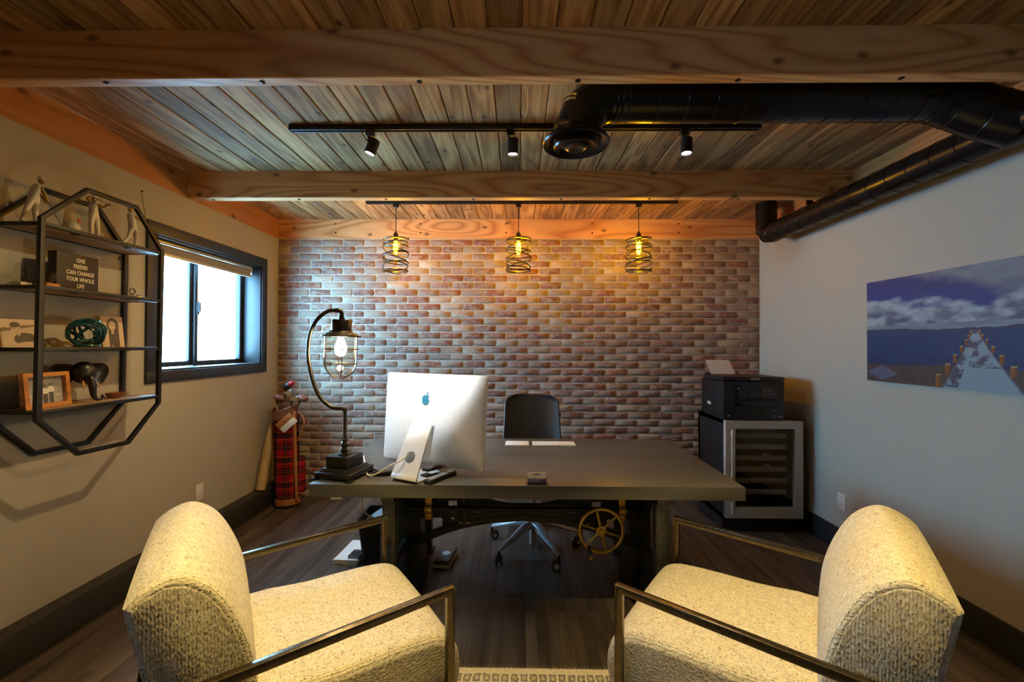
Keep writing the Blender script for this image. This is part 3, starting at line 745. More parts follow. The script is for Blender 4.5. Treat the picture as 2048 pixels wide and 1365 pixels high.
# ================================================================== desk with cast iron crank base
DX0, DX1, DY0, DY1 = -1.008, 1.082, 2.048, 3.088
desk = thing('crank_desk', 'long grey wooden desk on a black cast iron crank base with brass wheel', 'desk', (.037, 2.568, 0))
WB(MB().box(DX0, DX1, DY0, DY1, DESK_Z-.064, DESK_Z), 'tabletop', M['desk'], desk, bevel=.003)
YS = 2.45
for x in (-.634, .705):
    sgn = 1 if x < 0 else -1
    for y in (2.125, 3.005):
        WB(MB().box(x-.032, x+.032, y-.032, y+.032, .012, DESK_Z-.100), 'leg', M['steel_post'], desk, bevel=.004)
        c_ = MB().box(x-.038, x+.026, y-.034, y+.034, DESK_Z-.100, DESK_Z-.0645) if x < 0 else MB().box(x-.026, x+.038, y-.034, y+.034, DESK_Z-.100, DESK_Z-.0645)
        WB(c_, 'leg_cap', M['steel_post'], desk, bevel=.003)
        WB(MB().box(x-.045, x+.045, y-.05, y+.05, 0, .014), 'foot_plate', M['iron'], desk, bevel=.003)
    # pedestal column between the legs, with a threaded lift screw
    WB(MB().prism([(-.052, DESK_Z-.0645), (.052, DESK_Z-.0645), (.050, .32), (.062, .14), (.075, .0), (-.075, .0), (-.062, .14), (-.050, .32)],
                  lambda p, a: (x+p[0], a, p[1]), 2.44, 2.69), 'pedestal', M['iron'], desk, bevel=.008)
    WB(MB().cyl((x, 2.42, .05), (x, 2.42, .34), .022, 16), 'lift_screw', M['iron'], desk)
    for k in range(10): WB(MB().torus((x, 2.42, .08+.022*k), .0225, .003, None, 18, 6), 'thread', M['iron'], desk)
    # cast arches from the pedestal out to the legs
    for s2, yl, ye in ((-1, 2.44, 2.155), (1, 2.69, 2.975)):
        dy = abs(ye-yl)
        up = [(yl+s2*dy*k/10, DESK_Z-.09-.20*(1-math.sin(PI/2*k/10))) for k in range(11)]
        lo = [(yl+s2*dy*k/10, .03+.30*(1-math.sin(PI/2*k/10))) for k in range(11)]
        for pts in (up, lo):
            WB(MB().tube([(x, a, b) for a, b in pts], .021, 4, square=True, up=(1, 0, 0)), 'arch_brace', M['iron'], desk, bevel=.004)
        WB(MB().box(x-.014, x+.014, min(yl, ye), max(yl, ye), .315, .350), 'side_rail', M['iron'], desk, bevel=.003)
        WB(MB().box(x-.018, x+.018, min(yl, ye), max(yl, ye), DESK_Z-.092, DESK_Z-.0645), 'side_rail', M['iron'], desk, bevel=.003)
    WB(MB().cyl((x-sgn*.06, 2.43, .25), (x-sgn*.06, 2.43, .262), .012, 12), 'bolt', M['brass'], desk)
# arched stretcher, one casting with openings, mirrored about its middle
mid = .037
half = [(-.645, .305), (-.580, .305), (-.503, .343), (-.417, .378), (-.331, .405), (-.245, .425), (-.13, .444), (mid, .455)]
lower = half + [(2*mid-a, b) for a, b in reversed(half[:-1])]
outer = lower + [(lower[-1][0], .62), (2*mid+.40, .62), (mid+.10, .535), (mid-.10, .535), (-.40, .62), (-.645, .62)]
def mir(poly): return [(2*mid-a, b) for a, b in reversed(poly)]
h1 = [(-.556, .455), (-.435, .457), (-.430, .452), (-.429, .410), (-.436, .402), (-.541, .361), (-.553, .365), (-.558, .378), (-.558, .450)]
h2 = rrect(-.400, -.346, .480, .555, .008)
h3 = [(-.373+.0125*math.cos(a*PI/6), .448+.0125*math.sin(a*PI/6)) for a in range(12)]
h4 = [(-.262, .497), (-.10, .500), (-.17, .486), (-.235, .477), (-.252, .480)]
Mst = Matrix(((1, 0, 0, 0), (0, 0, -1, YS), (0, 1, 0, 0), (0, 0, 0, 1)))
WL(plate('stretcher', outer, [h1, h2, h3, h4, mir(h1), mir(h2), mir(h3), mir(h4)], .028, Mst), 'stretcher', M['iron'], desk)
WB(MB().tube([(a, YS, b+.006) for a, b in lower], .018, 4, square=True, up=(0, 1, 0)), 'stretcher_rib', M['iron'], desk, bevel=.003)
WB(MB().tube([(-.60, YS-.005, .505), (mid, YS-.005, .513), (2*mid+.60, YS-.005, .505)], .013, 4, square=True, up=(0, 1, 0)), 'stretcher_rail', M['iron'], desk, bevel=.003)
for sx in (-1, 1):
    xf = mid+sx*.340
    WB(MB().box(xf-.012, xf+.012, YS-.034, YS+.034, .408, .600), 'flange', M['iron'], desk, bevel=.003)
    for dx in (-.026, .026):
        WB(MB().cyl((xf+dx*.45, YS-.024, .437), (xf+dx*1.1, YS-.024, .437), .0085, 6), 'bolt', M['brass'], desk)
    xb = -.497 if sx < 0 else .577
    br = MB().lathe([(.0175, -.020), (.030, -.020), (.030, .020), (.0175, .020)], 20, Matrix.Translation((xb, 2.385, .528)) @ rotm(PI/2, 'Y'))
    br.box(xb-.018, xb+.018, 2.372, 2.430, .470, .502); br.box(xb-.018, xb+.018, 2.372, 2.436, .552, .600)
    WB(br, 'bearing', M['brass'], desk, bevel=.002)
    for dz in (.482, .575): WB(MB().cyl((xb, 2.372, dz), (xb, 2.364, dz), .007, 6), 'bolt', M['brass'], desk)
WB(MB().cyl((-.60, 2.385, .528), (.66, 2.385, .528), .015, 16), 'crank_shaft', M['iron'], desk)
WB(MB().cyl((.450, 2.33, .444), (.450, 2.45, .444), .014, 16), 'wheel_axle', M['iron'], desk)
# hand wheel, seen face on
hw = Vector((.450, 2.318, .444)); Rw = .116
Mw = rotm(PI/2, 'X')
wh = WB(MB().torus(hw, Rw, .0105, Mw, 56, 12), 'hand_wheel', M['brass'], desk)
WB(MB().lathe([(.001, .018), (.012, .018), (.014, .012), (.027, .010), (.027, -.012), (.001, -.012)], 28, Matrix.Translation(hw) @ Mw), 'hub', M['brass'], wh)
for k in range(6):
    a = math.radians(57+60*k-14)
    d_ = Vector((math.cos(a), 0, math.sin(a)))
    WB(MB().tube([hw+d_*.022, hw+d_*.07, hw+d_*(Rw-.004)], [.0085, .0068, .0058], 10), 'spoke', M['brass'], wh)
a = math.radians(233); kp = hw+Vector((math.cos(a)*Rw*.96, 0, math.sin(a)*Rw*.96))
WB(MB().tube([kp+Vector((0, -.006, .01)), kp+Vector((.004, -.022, -.022)), kp+Vector((.006, -.026, -.032))], [.010, .0095, .006], 12), 'crank_grip', M['iron'], wh)
WB(MB().ell(kp+Vector((.008, -.028, -.046)), .011, .011, .012), 'crank_knob', M['brass'], wh)
# ================================================================== armchairs
def rcush(sec, x0, x1, bulge=0.0, edge=.03, n=6):
    """cushion: profile sec (list of y,z, closed) swept across x with rounded sides"""
    cyy = sum(p[0] for p in sec)/len(sec); cz = sum(p[1] for p in sec)/len(sec)
    rings = []
    L = []
    for k in range(n+1):
        t_ = k/n; L.append((x0+edge*(1-math.cos(PI/2*t_)), math.sin(PI/2*t_)))
    stations = [(x, edge*(1-s)) for x, s in L] + [(x0+edge+(x1-x0-2*edge)*k/6, 0) for k in range(1, 6)] + [(x0+x1-x, edge*(1-s)) for x, s in reversed(L)]
    m = len(sec)
    nrm = []
    for i in range(m):
        a = Vector(sec[i-1]); b = Vector(sec[(i+1) % m]); d_ = (b-a).normalized(); nrm.append(Vector((d_[1], -d_[0])))
    area = sum(sec[i-1][0]*sec[i][1]-sec[i][0]*sec[i-1][1] for i in range(m))
    sg = 1 if area > 0 else -1
    for x, ins in stations:
        f = 1-((2*(x-(x0+x1)/2)/(x1-x0))**2)
        rings.append([Vector((x, p[0]-sg*q[0]*(ins-bulge*f), p[1]-sg*q[1]*(ins-bulge*f)) if False else (x, p[0]-sg*q[0]*ins+sg*q[0]*bulge*f, p[1]-sg*q[1]*ins+sg*q[1]*bulge*f)) for p, q in zip(sec, nrm)])
    return MB().rings(rings)
def smooth_sec(pts, n=5):
    P = [Vector(p) for p in pts]; m = len(P); out = []
    for i in range(m):
        a, b, c, d_ = P[i-1], P[i], P[(i+1) % m], P[(i+2) % m]
        for k in range(n):
            t_ = k/n; q = .5*((2*b)+(c-a)*t_+(2*a-5*b+4*c-d_)*t_*t_+(3*b-a-3*c+d_)*t_**3); out.append((q[0], q[1]))
    return out
def armchair(label, loc, rz):
    t = thing('armchair', label, 'armchair', loc, rz, 'cream boucle armchairs')
    seat = smooth_sec([(-.60, .17), (-.30, .165), (-.02, .17), (.045, .20), (.072, .30), (.055, .385), (.0, .437), (-.10, .455), (-.33, .460), (-.60, .452)], 4)
    rcush(seat, -.312, .312, .006, .035).build('seat', M['boucle'], t, ang=60)
    # backrest profile: leaning, rounded front, crisp rear top edge
    bp = [(-.545, .44), (-.562, .60), (-.600, .72), (-.650, .81), (-.705, .855), (-.750, .862), (-.800, .840), (-.829, .815), (-.826, .795), (-.790, .62), (-.745, .42), (-.700, .24), (-.665, .20), (-.60, .20), (-.57, .25)]
    bs = [(p[0], p[1]) for p in spline([(a, b, 0) for a, b in bp[:8]], 4)]
    for i in range(7, len(bp)):
        a, b = Vector(bp[i]), Vector(bp[(i+1) % len(bp)])
        if i > 7: bs.append(tuple(a))
        bs.append(tuple(a.lerp(b, .5)))
    rcush(bs, -.318, .318, .004, .016).build('backrest', M['boucle'], t, ang=48)
    for sx in (-1, 1):
        pan = [(-.560, .45), (-.576, .60), (-.610, .708), (-.640, .765), (-.672, .808), (-.710, .838), (-.750, .846), (-.795, .826), (-.814, .806), (-.812, .792), (-.778, .62), (-.733, .42), (-.69, .26), (-.60, .24), (-.575, .30)]
        ms = MB().prism(pan, lambda p, a: (a, p[0], p[1]), sx*.300, sx*.3205)
        ms.build('side_panel', M['boucle_rib'], t, bevel=.004, ang=50)
        x = sx*.355
        fr = MB(); q = .0135
        fr.tube([(x, .0, .004), (x, .0, .62), (x, -.80, .585), (x, -.86, .30), (x, -.90, .004)], q, 4, square=True, up=(1, 0, 0))
        fr.build('arm_frame', M['bronze'], t, bevel=.004)
        fr = MB().box(min(sx*.30, x), max(sx*.30, x), -.08, -.055, .22, .245); fr.box(min(sx*.30, x), max(sx*.30, x), -.72, -.695, .30, .325)
        fr.build('bracket', M['bronze'], t, bevel=.003)
    MB().box(-.36, .36, -.0125, .0125, .155, .180).build('front_rail', M['bronze'], t, bevel=.003)
    return t
ang = math.atan2(.572, .82)
armchair('cream boucle armchair with bronze arms on the left, facing the desk', (-.429, 1.7265, 0), ang-PI/2)
armchair('cream boucle armchair with bronze arms on the right, facing the desk', (.549, 1.7535, 0), PI/2-ang)
# rug
t = MB().box(-1.0, 1.0, -1.0, 1.0, 0, .004)
ru = thing('area_rug', 'cream rug with rows of dark squares under the armchairs', 'rug', (.06, .82, 0))
MB().box(-1.0, 1.12, -1.1, 1.092, .0005, .0045).build('pile', M['rug'], ru, smooth=False)
fr = MB(); rr = random.Random(4)
for k in range(190):
    x = -1.0+2.12*k/189; L = rr.uniform(.002, .007)
    fr.tube([(x, 1.090, .003), (x+rr.uniform(-.003, .003), 1.092+L, .0035)], .0013, 4)
stuff(fr.build('fringe', M['cream'], ru))
# ================================================================== office chair
OC = Vector((.11, 3.05, 0))
t = thing('office_chair', 'black leather office chair with aluminium five star base behind the desk', 'office chair', OC)
def sheet(fn, nu, nv, th):
    f_, b_ = [], []
    for j in range(nv+1):
        for i in range(nu+1):
            p, q = fn(i/nu, j/nv); f_.append(p); b_.append(p+q*th)
    vs = f_+b_; n = len(f_); fs = []
    for j in range(nv):
        for i in range(nu):
            a = j*(nu+1)+i; fs += [(a, a+1, a+nu+2, a+nu+1), (n+a, n+a+nu+1, n+a+nu+2, n+a+1)]
    edge = [i for i in range(nu+1)] + [j*(nu+1)+nu for j in range(1, nv+1)] + [nv*(nu+1)+i for i in range(nu-1, -1, -1)] + [j*(nu+1) for j in range(nv-1, 0, -1)]
    for k in range(len(edge)):
        a, b = edge[k], edge[(k+1) % len(edge)]; fs.append((a, n+a, n+b, b))
    return MB().add(vs, fs)
def back_fn(grow, yo):
    def fn(u, v):
        # squarish outline narrowing to the top with rounded upper corners, flaring at the seat
        z = .50+.54*v; w = .205+.022*(1-v)+grow + (.060*max(0, 1-v/.34)**1.6)
        cr = .075
        if v > .86: w -= cr*(1-math.sqrt(max(0, 1-((v-.86)/.14)**2)))*.9
        s = 2*u-1; x = s*w
        y = .285+.155*v-.075*(1-abs(s)**2.2)*0-.070*(abs(s)**2.6)*(1-.35*v)+.02*(1-v)*0
        return Vector((x, y+yo, z)), Vector((0, 1, 0))
    return fn
sheet(back_fn(0, 0), 20, 24, .035).build('backrest', M['leather'], t, ang=60)
# chrome piping round the back
rim = []
fb = back_fn(.004, .012)
for k in range(25): rim.append(fb(0, k/24)[0])
for k in range(1, 20): rim.append(fb(k/20, 1)[0])
for k in range(24, -1, -1): rim.append(fb(1, k/24)[0])
MB().tube(rim, .006, 8).build('rim', M['gunmetal'], t)
rcush(smooth_sec([(-.25, .455), (.20, .455), (.285, .47), (.29, .50), (.20, .515), (-.10, .515), (-.24, .505), (-.275, .48)], 3), -.245, .245, .004, .03).build('seat', M['leather'], t, ang=60)
MB().box(-.09, .09, -.11, .11, .40, .455).build('tilt_mechanism', M['plastic'], t, bevel=.01)
MB().box(-.028, .028, .08, .31, .42, .45).build('back_bracket', M['plastic'], t, bevel=.006)
MB().lathe([(.0, .40), (.016, .40), (.016, .24), (.027, .24), (.027, .20), (.027, .035), (.0, .035)], 20).build('gas_column', M['alu_base'], t)
MB().lathe([(.001, .225), (.040, .222), (.052, .20), (.046, .165), (.028, .15), (.001, .15)], 24).build('hub', M['alu_base'], t)
for ax in (154, 226, 298, 10, 82):
    a = math.radians(ax); d_ = Vector((math.cos(a), math.sin(a), 0)); s_ = Vector((-d_.y, d_.x, 0)); rl = .335
    rings = []
    for f, w, zt, zb in ((.02, .036, .222, .165), (.30, .030, .195, .155), (.70, .021, .145, .118), (1.0, .015, .108, .088)):
        c = d_*(rl*f)
        rings.append([c+s_*w+Vector((0, 0, zb)), c+s_*w*.9+Vector((0, 0, zt-.012)), c+Vector((0, 0, zt)), c-s_*w*.9+Vector((0, 0, zt-.012)), c-s_*w+Vector((0, 0, zb))])
    MB().rings(rings).build('base_arm', M['alu_base'], t, bevel=.003)
    c = d_*rl; b2 = a+.8+.5*math.sin(ax)
    f2_ = Vector((math.cos(b2), math.sin(b2), 0)); sd = Vector((-f2_.y, f2_.x, 0))
    wc = c-f2_*.018+Vector((0, 0, .030))
    cs = MB().cyl(c+Vector((0, 0, .045)), c+Vector((0, 0, .095)), .009, 10).box(-.010, .010, -.024, .014, .018, .058, Matrix.Translation(wc-Vector((0, 0, .030))) @ Matrix.Rotation(b2-PI/2, 4, 'Z'))
    co = cs.build('caster', M['plastic'], t, bevel=.003)
    for k in (-1, 1):
        Mc = Matrix.Translation(wc+sd*k*.017) @ (sd*k).to_track_quat('Z', 'Y').to_matrix().to_4x4()
        wo_ = MB().lathe([(.001, -.007), (.027, -.007), (.030, -.004), (.030, .005), (.027, .008), (.021, .008), (.020, .006)], 24, Mc).build('wheel', M['gunmetal'], co)
        MB().lathe([(.020, .005), (.016, .0075), (.001, .0085)], 20, Mc).build('wheel_cap', M['alu'], co)
# ================================================================== table lamp
LX, LY = -.891, 2.19
t = thing('table_lamp', 'bronze industrial table lamp with a caged glass shade on the desk', 'lamp', (LX, LY, DESK_Z), math.radians(-14))
def lb(nm, s, z0, z1, m=M['gun_dark'], bev=.003): return MB().box(-s, s, -s, s, z0, z1).build(nm, m, t, bevel=bev)
for sx in (-1, 1):
    for sy_ in (-1, 1): MB().box(sx*.098-.016, sx*.098+.016, sy_*.098-.016, sy_*.098+.016, 0, .010).build('foot', M['gun_dark'], t, bevel=.002)
lb('base_tier', .103, .010, .036); lb('base_step', .086, .036, .042, M['gunmetal'], .001); lb('base_step', .080, .042, .050, M['gunmetal'], .001); lb('base_block', .064, .050, .108)
MB().lathe([(.001, .108), (.034, .108), (.034, .114), (.024, .118), (.021, .126), (.024, .132), (.021, .138), (.016, .146), (.020, .154), (.022, .162), (.018, .170), (.013, .176), (.018, .182), (.018, .187), (.0095, .190), (.0095, .330), (.001, .330)], 24).build('column', M['gunmetal'], t)
Li = Matrix.Rotation(math.radians(14), 4, 'Z')
def lp(x, z, y=0.0): return Li @ Vector((x-LX, y, z-DESK_Z))
arc = spline([lp(-.891, 1.094), lp(-.893, 1.108), lp(-.903, 1.1125), lp(-.924, 1.1125), lp(-.965, 1.121), lp(-1.023, 1.171), lp(-1.062, 1.261), lp(-1.084, 1.364), lp(-1.086, 1.430), lp(-1.075, 1.506), lp(-1.047, 1.563), lp(-1.008, 1.602), lp(-.974, 1.618), lp(-.940, 1.620)], 6)
MB().tube(arc, .0098, 14).build('curved_arm', M['gunmetal'], t)
MB().ell(lp(-.892, 1.108), .0145, .0145, .0145).build('joint', M['gunmetal'], t)
hx, hz_ = -.915, 1.5
el2 = spline([lp(-.945, 1.620), lp(-.925, 1.618), lp(-.915, 1.606), lp(-.915, 1.575)], 5)
MB().tube(el2, .0125, 14).build('elbow', M['gunmetal'], t)
Mh = Matrix.Translation(lp(hx, 1.5)) @ rotm(.03, 'Y')
MB().lathe([(.001, .082), (.016, .082), (.016, .071), (.048, .071), (.050, .068), (.050, .016), (.056, .012), (.060, .006), (.078, .000), (.082, -.006), (.099, -.010), (.099, -.016), (.084, -.017), (.001, -.017)], 36, Mh).build('cap', M['gunmetal'], t)
gp = [(.080, -.017), (.0815, -.06), (.0815, -.145)]+[(.0815*math.cos(a), -.145-.0815*math.sin(a)) for a in [PI/2*k/8 for k in range(1, 8)]]+[(.002, -.2265)]
MB().lathe(gp, 36, Mh, caps=False).build('glass_shade', M['lamp_glass'], t)
cg = MB()
for k in range(6):
    a = k*PI/3+.2
    pts = [(.086, -.012), (.0865, -.07), (.0865, -.145)]+[(.0865*math.cos(b), -.145-.0865*math.sin(b)) for b in [PI/2*j/8 for j in range(1, 9)]]
    cg.tube([Mh @ Vector((r*math.cos(a), r*math.sin(a), z)) for r, z in pts], .0026, 6)
for z in (-.080, -.155): cg.torus(Mh @ Vector((0, 0, z)), .0885, .0026, Mh.to_3x3().to_4x4(), 40, 6)
cg.build('cage', M['gunmetal'], t)
M['lampbulb'] = emis('lamp_bulb_glow', LAMPC, 1.0)
b = MB().lathe([(.012, -.020), (.017, -.035), (.028, -.065), (.030, -.085), (.024, -.105), (.012, -.116), (.001, -.118)], 20, Mh)
me = b.mesh('bulb'); ar = sum(p.area for p in me.polygons); link('bulb', me, M['lampbulb'], t)
M['lampbulb'].node_tree.nodes['Emission'].inputs[1].default_value = LAMP_W/(PI*ar)
# ================================================================== all-in-one computer, seen from behind
th = math.radians(-25)
t = thing('desktop_computer', 'silver all-in-one computer turned away from the camera on the desk', 'computer', (-.560, 2.085, DESK_Z), th)
# local: x to the right of the picture, y away from the camera
CWd, CHt, c0, z0 = .655, .485, (-.012, .235), .030
tilt = math.radians(-4)
Mt = Matrix.Translation((c0[0], c0[1], z0)) @ rotm(tilt, 'X')
outl = rrect(-CWd/2, CWd/2, 0, CHt, .016, 5)
NB = 28
def bulge(x, z):
    a_, b_ = abs(2*x/CWd), abs(2*(z-CHt/2)/CHt)
    return -.004-.040*max(0, (1-a_**2.6))**.8*max(0, (1-b_**2.6))**.8
hs = MB(); gv = []
def sq(u): return math.copysign(1-(1-abs(u))**1.6, u)
for j in range(NB+1):
    for i in range(NB+1):
        x = sq(2*i/NB-1)*CWd/2; z = CHt/2+sq(2*j/NB-1)*CHt/2
        r0 = .016; cx_, cz_ = CWd/2-r0, CHt/2-r0
        dx_, dz_ = abs(x)-cx_, abs(z-CHt/2)-cz_
        if dx_ > 0 and dz_ > 0:
            m_ = max(dx_, dz_)/math.hypot(dx_, dz_)
            x = math.copysign(cx_+dx_*m_, x); z = CHt/2+math.copysign(cz_+dz_*m_, z-CHt/2)
        gv.append((x, z))
n1 = (NB+1)**2
hs.v = [tuple(Mt @ Vector((x, bulge(x, z), z))) for x, z in gv]+[tuple(Mt @ Vector((x, .012, z))) for x, z in gv]
for j in range(NB):
    for i in range(NB):
        a = j*(NB+1)+i; hs.f += [(a, a+1, a+NB+2, a+NB+1), (n1+a, n1+a+NB+1, n1+a+NB+2, n1+a+1)]
ed = list(range(NB+1))+[j*(NB+1)+NB for j in range(1, NB+1)]+[NB*(NB+1)+i for i in range(NB-1, -1, -1)]+[j*(NB+1) for j in range(NB-1, 0, -1)]
for k in range(len(ed)): a, b = ed[k], ed[(k+1) % len(ed)]; hs.f.append((a, n1+a, n1+b, b))
hs.build('housing', M['alu'], t, ang=50)
MB().box(-CWd/2+.004, CWd/2-.004, .012, .0135, .004, CHt-.004, Mt).build('screen', M['plastic_g'], t, smooth=False)
# stand: curved sheet with a round cable hole
wv_ = .078
def stand_pt(s):  # centre line: foot (on desk) to hinge
    if s < 0: return Vector((0, .20*(-s)+.018, .004))
    return None
cl = [(.195, .004), (.06, .004), (.025, .0045), (.010, .009), (.006, .020), (.010, .035), (.165, .300)]
prof = spline([(0, a, b) for a, b in cl], 4)
foot = MB(); rings = []
for k, p in enumerate(prof[:-4]): 
    d_ = (prof[k+1]-prof[max(0, k-1)]).normalized(); nrm = Vector((0, -d_.z, d_.y))
    w = wv_
    rings.append([p+Vector((-w, 0, 0))+nrm*.004, p+Vector((w, 0, 0))+nrm*.004, p+Vector((w, 0, 0))-nrm*.004, p+Vector((-w, 0, 0))-nrm*.004])
pe = prof[-5]
MB().rings(rings).build('stand_foot', M['alu'], t, bevel=.001)
up_d = (Vector((0, .165, .300))-pe); Ls = up_d.length; up_d.normalize(); nn = Vector((0, -up_d.z, up_d.y))
wt = .060
arm = [(-wv_, 0), (wv_, 0), (wt, Ls), (-wt, Ls)]
hole = [(.030*math.cos(2*PI*k/28), .085+.030*math.sin(2*PI*k/28)) for k in range(28)]
Ms = Matrix((( 1, 0, 0, 0), (0, up_d.y, nn.y, pe.y), (0, up_d.z, nn.z, pe.z), (0, 0, 0, 1)))
link('stand_arm', plate('stand_arm', arm, [hole], .008, Ms), M['alu'], t)
# logo with bite and leaf, slots, screws
def Lg(pts, sx, ox, oz): return [(ox+x*sx, oz+z*sx) for x, z in pts]
apple = [(0, .78), (.18, .86), (.40, .84), (.60, .72)]
bite = [(.60+.0, .72), (.47, .60), (.42, .42), (.47, .24), (.62, .10)]
lowr = [(.66, .08), (.58, -.16), (.44, -.40), (.30, -.54), (.16, -.56), (0, -.49), (-.16, -.56), (-.30, -.54), (-.46, -.38), (-.60, -.12), (-.66, .16), (-.64, .44), (-.52, .68), (-.34, .82), (-.16, .84)]
Ml = Mt @ Matrix(((1, 0, 0, -.02), (0, 0, -1, -.0445), (0, 1, 0, CHt*.70), (0, 0, 0, 1)))
M['logo'] = P('mirror_blue_logo', (.03, .22, .36), .35, .2, .05, 30)
Ml = Ml @ rotm(-math.radians(5.5), 'X')
link('logo', plate('logo', Lg(apple+bite[1:]+lowr, .036, 0, 0), [], .002, Ml), M['logo'], t)
link('logo_leaf', plate('logo_leaf', Lg([(.02, .92), (.06, 1.12), (.20, 1.28), (.36, 1.36), (.34, 1.16), (.22, 1.00)], .036, 0, 0), [], .002, Ml), M['logo'], t)
for k in range(8): MB().box(-.265+k*.017, -.261+k*.017+.002, -.012, -.0085, .060, .066, Mt).build('port', M['plastic'], t, smooth=False)
MB().lathe([(.012, 0), (.012, .002), (.001, .002)], 20, Mt @ Matrix.Translation((.075, -.0245, .075)) @ rotm(PI/2, 'X')).build('power_socket', M['white_pl'], t)
MB().lathe([(.005, 0), (.005, .001), (.001, .001)], 14, Mt @ Matrix.Translation((.262, -.0075, .050)) @ rotm(PI/2, 'X')).build('button', M['alu_base'], t)
# power cable of the computer
pc = spline([(-.50, 2.30, .885), (-.543, 2.19, .895), (-.575, 2.125, .872), (-.645, 2.115, .835), (-.71, 2.13, .795), (-.765, 2.17, .778), (-.83, 2.32, .776), (-.93, 2.55, .776), (-1.03, 2.66, .74), (-1.03, 2.68, .60)], 6)
tag(MB().tube(pc, .0042, 8).build('power_cable', M['cable_w']), 'white power cable running from the computer stand past the lamp', 'cable')
# ================================================================== small things on the desk
def rbox(nm, x0, x1, y0, y1, z0, z1, m, par, bev=.003, r=None): return MB().box(x0, x1, y0, y1, z0, z1).build(nm, m, par, bevel=bev)
t = thing('handset', 'dark grey rounded handset lying beside the computer stand', 'handset', (-.685, 2.205, DESK_Z), math.radians(20))
ms = MB(); ms.rings([[Vector((.072*f*math.cos(2*PI*j/24), .030*f*math.sin(2*PI*j/24), z)) for j in range(24)] for f, z in ((.9, 0), (1, .006), (.99, .014), (.90, .020), (.6, .0245), (.1, .0255))]); ms.build('body', M['gun_dark'], t)
MB().box(-.05, -.036, -.004, .004, .0235, .0255).build('button', M['plastic'], t, bevel=.001)
def remote(nm, label, loc, rz, L, w, h, cols, rows, colored):
    t = thing(nm, label, 'remote', loc, rz)
    MB().box(-L/2, L/2, -w/2, w/2, 0, h).build('body', M['plastic'], t, bevel=.006)
    km = MB().lathe([(.0042, 0), (.0042, .0018), (.001, .002)], 8).mesh('key')
    for i in range(rows):
        for j in range(cols):
            m = M['lettering']
            if colored and i == colored[0] and j < len(colored[1]): m = M[colored[1][j]]
            k = link('key', km.copy(), m, t, (-L/2+.022+i*(L-.04)/(rows-1), -w/2+.010+j*(w-.02)/(cols-1), h))
    return t
M['key_r'] = P('red_key', (.5, .03, .02), .4, 0, .05); M['key_g'] = P('green_key', (.03, .3, .06), .4, 0, .05)
M['key_y'] = P('yellow_key', (.6, .4, .03), .4, 0, .05); M['key_b'] = P('blue_key', (.02, .1, .5), .4, 0, .05)
d_ = Vector((-.342+.436, 2.214-2.06, 0)); d_.normalize()
remote('remote_control', 'long black remote control with coloured buttons at the desk edge', (-.388, 2.140, DESK_Z+.001), math.atan2(d_.y, d_.x), .20, .046, .020, 4, 11, (8, ['key_r', 'key_g', 'key_y', 'key_b']))
remote('remote_control', 'black remote control with pale keys lying under the computer', (-.452, 2.318, DESK_Z+.001), 1.15, .17, .046, .018, 3, 9, None)
t = thing('notepad', 'dark pad with white slips lying between the remote controls', 'notepad', (-.452, 2.190, DESK_Z+.0086), .9)
MB().box(-.05, .03, -.03, .015, 0, .008).build('cover', M['plastic_g'], t, bevel=.002)
MB().box(-.01, .05, -.025, .010, .0082, .0095).build('slip', M['paper'], t); 
# keyboard and trackpad
t = thing('keyboard', 'white wireless keyboard on the desk before the office chair', 'keyboard', (.242, 2.905, DESK_Z))
MB().taper(0, .145, .058, .009, .144, .057).build('body', M['alu'], t, bevel=.002)
km = MB().taper(0, .0085, .0085, .0022, .0080, .0080).mesh('key')
for r_i in range(5):
    for k in range(14):
        if r_i == 0 and 3 < k < 9: continue
        link('key', km, M['white_pl'], t, (-.130+k*.020, -.044+r_i*.0205, .009))
MB().box(-.058, .042, -.0525, -.0355, .009, .0112).build('space_bar', M['white_pl'], t, bevel=.0005)
t = thing('trackpad', 'white trackpad beside the keyboard on the desk', 'trackpad', (-.006, 2.905, DESK_Z))
MB().taper(0, .080, .060, .009, .079, .059).build('body', M['alu'], t, bevel=.002)
MB().box(-.077, .077, -.057, .057, .009, .0098).build('surface', M['white_pl'], t, bevel=.0003)
# business cards in an acrylic holder
t = thing('card_holder', 'clear acrylic holder with business cards at the desk front edge', 'card holder', (.092, 2.062, DESK_Z))
cf = MB(); cf.box(-.051, .051, -.006, -.003, 0, .018); cf.box(-.051, .051, -.006, .030, 0, .003); cf.box(-.051, -.048, -.006, .030, 0, .034); cf.box(.048, .051, -.006, .030, 0, .034); cf.box(-.051, .051, .028, .031, 0, .040)
cf.build('tray', M['clear'], t, smooth=False)
Mc = Matrix.Translation((0, .003, .004)) @ rotm(-.22, 'X')
MB().box(-.0445, .0445, .0015, .014, 0, .0508, Mc).build('cards', M['cream'], t, smooth=False)
def card(u, v):
    c = (.74, .69, .55)
    for k, cc in enumerate(((.03, .02, .12), (.03, .02, .30), (.05, .16, .55))):
        if ((u-.36-.145*k)/.058)**2+((v-.86)/.075)**2 < 1: c = cc
    if .70 < v < .745 and .30 < u < .82: c = (.35, .32, .30) if hsh(int(u*60), 1) > .35 else c
    if .60 < v < .635 and .05 < u < .42: c = (.45, .38, .25) if hsh(int(u*60), 2) > .4 else c
    if v < .50:
        c = (.085, .045, .16)
        for k, (v0, u1) in enumerate(((.42, .92), (.30, .66), (.18, .84))):
            if v0 < v < v0+.05 and .06 < u < u1 and hsh(int(u*70), k+5) > .35: c = (.5, .45, .42)
    return c
print_grid('card_front', .089, .0508, 90, 52, card, Mc @ Matrix(((1, 0, 0, 0), (0, 0, -1, .0010), (0, 1, 0, 0), (0, 0, 0, 1))), t)
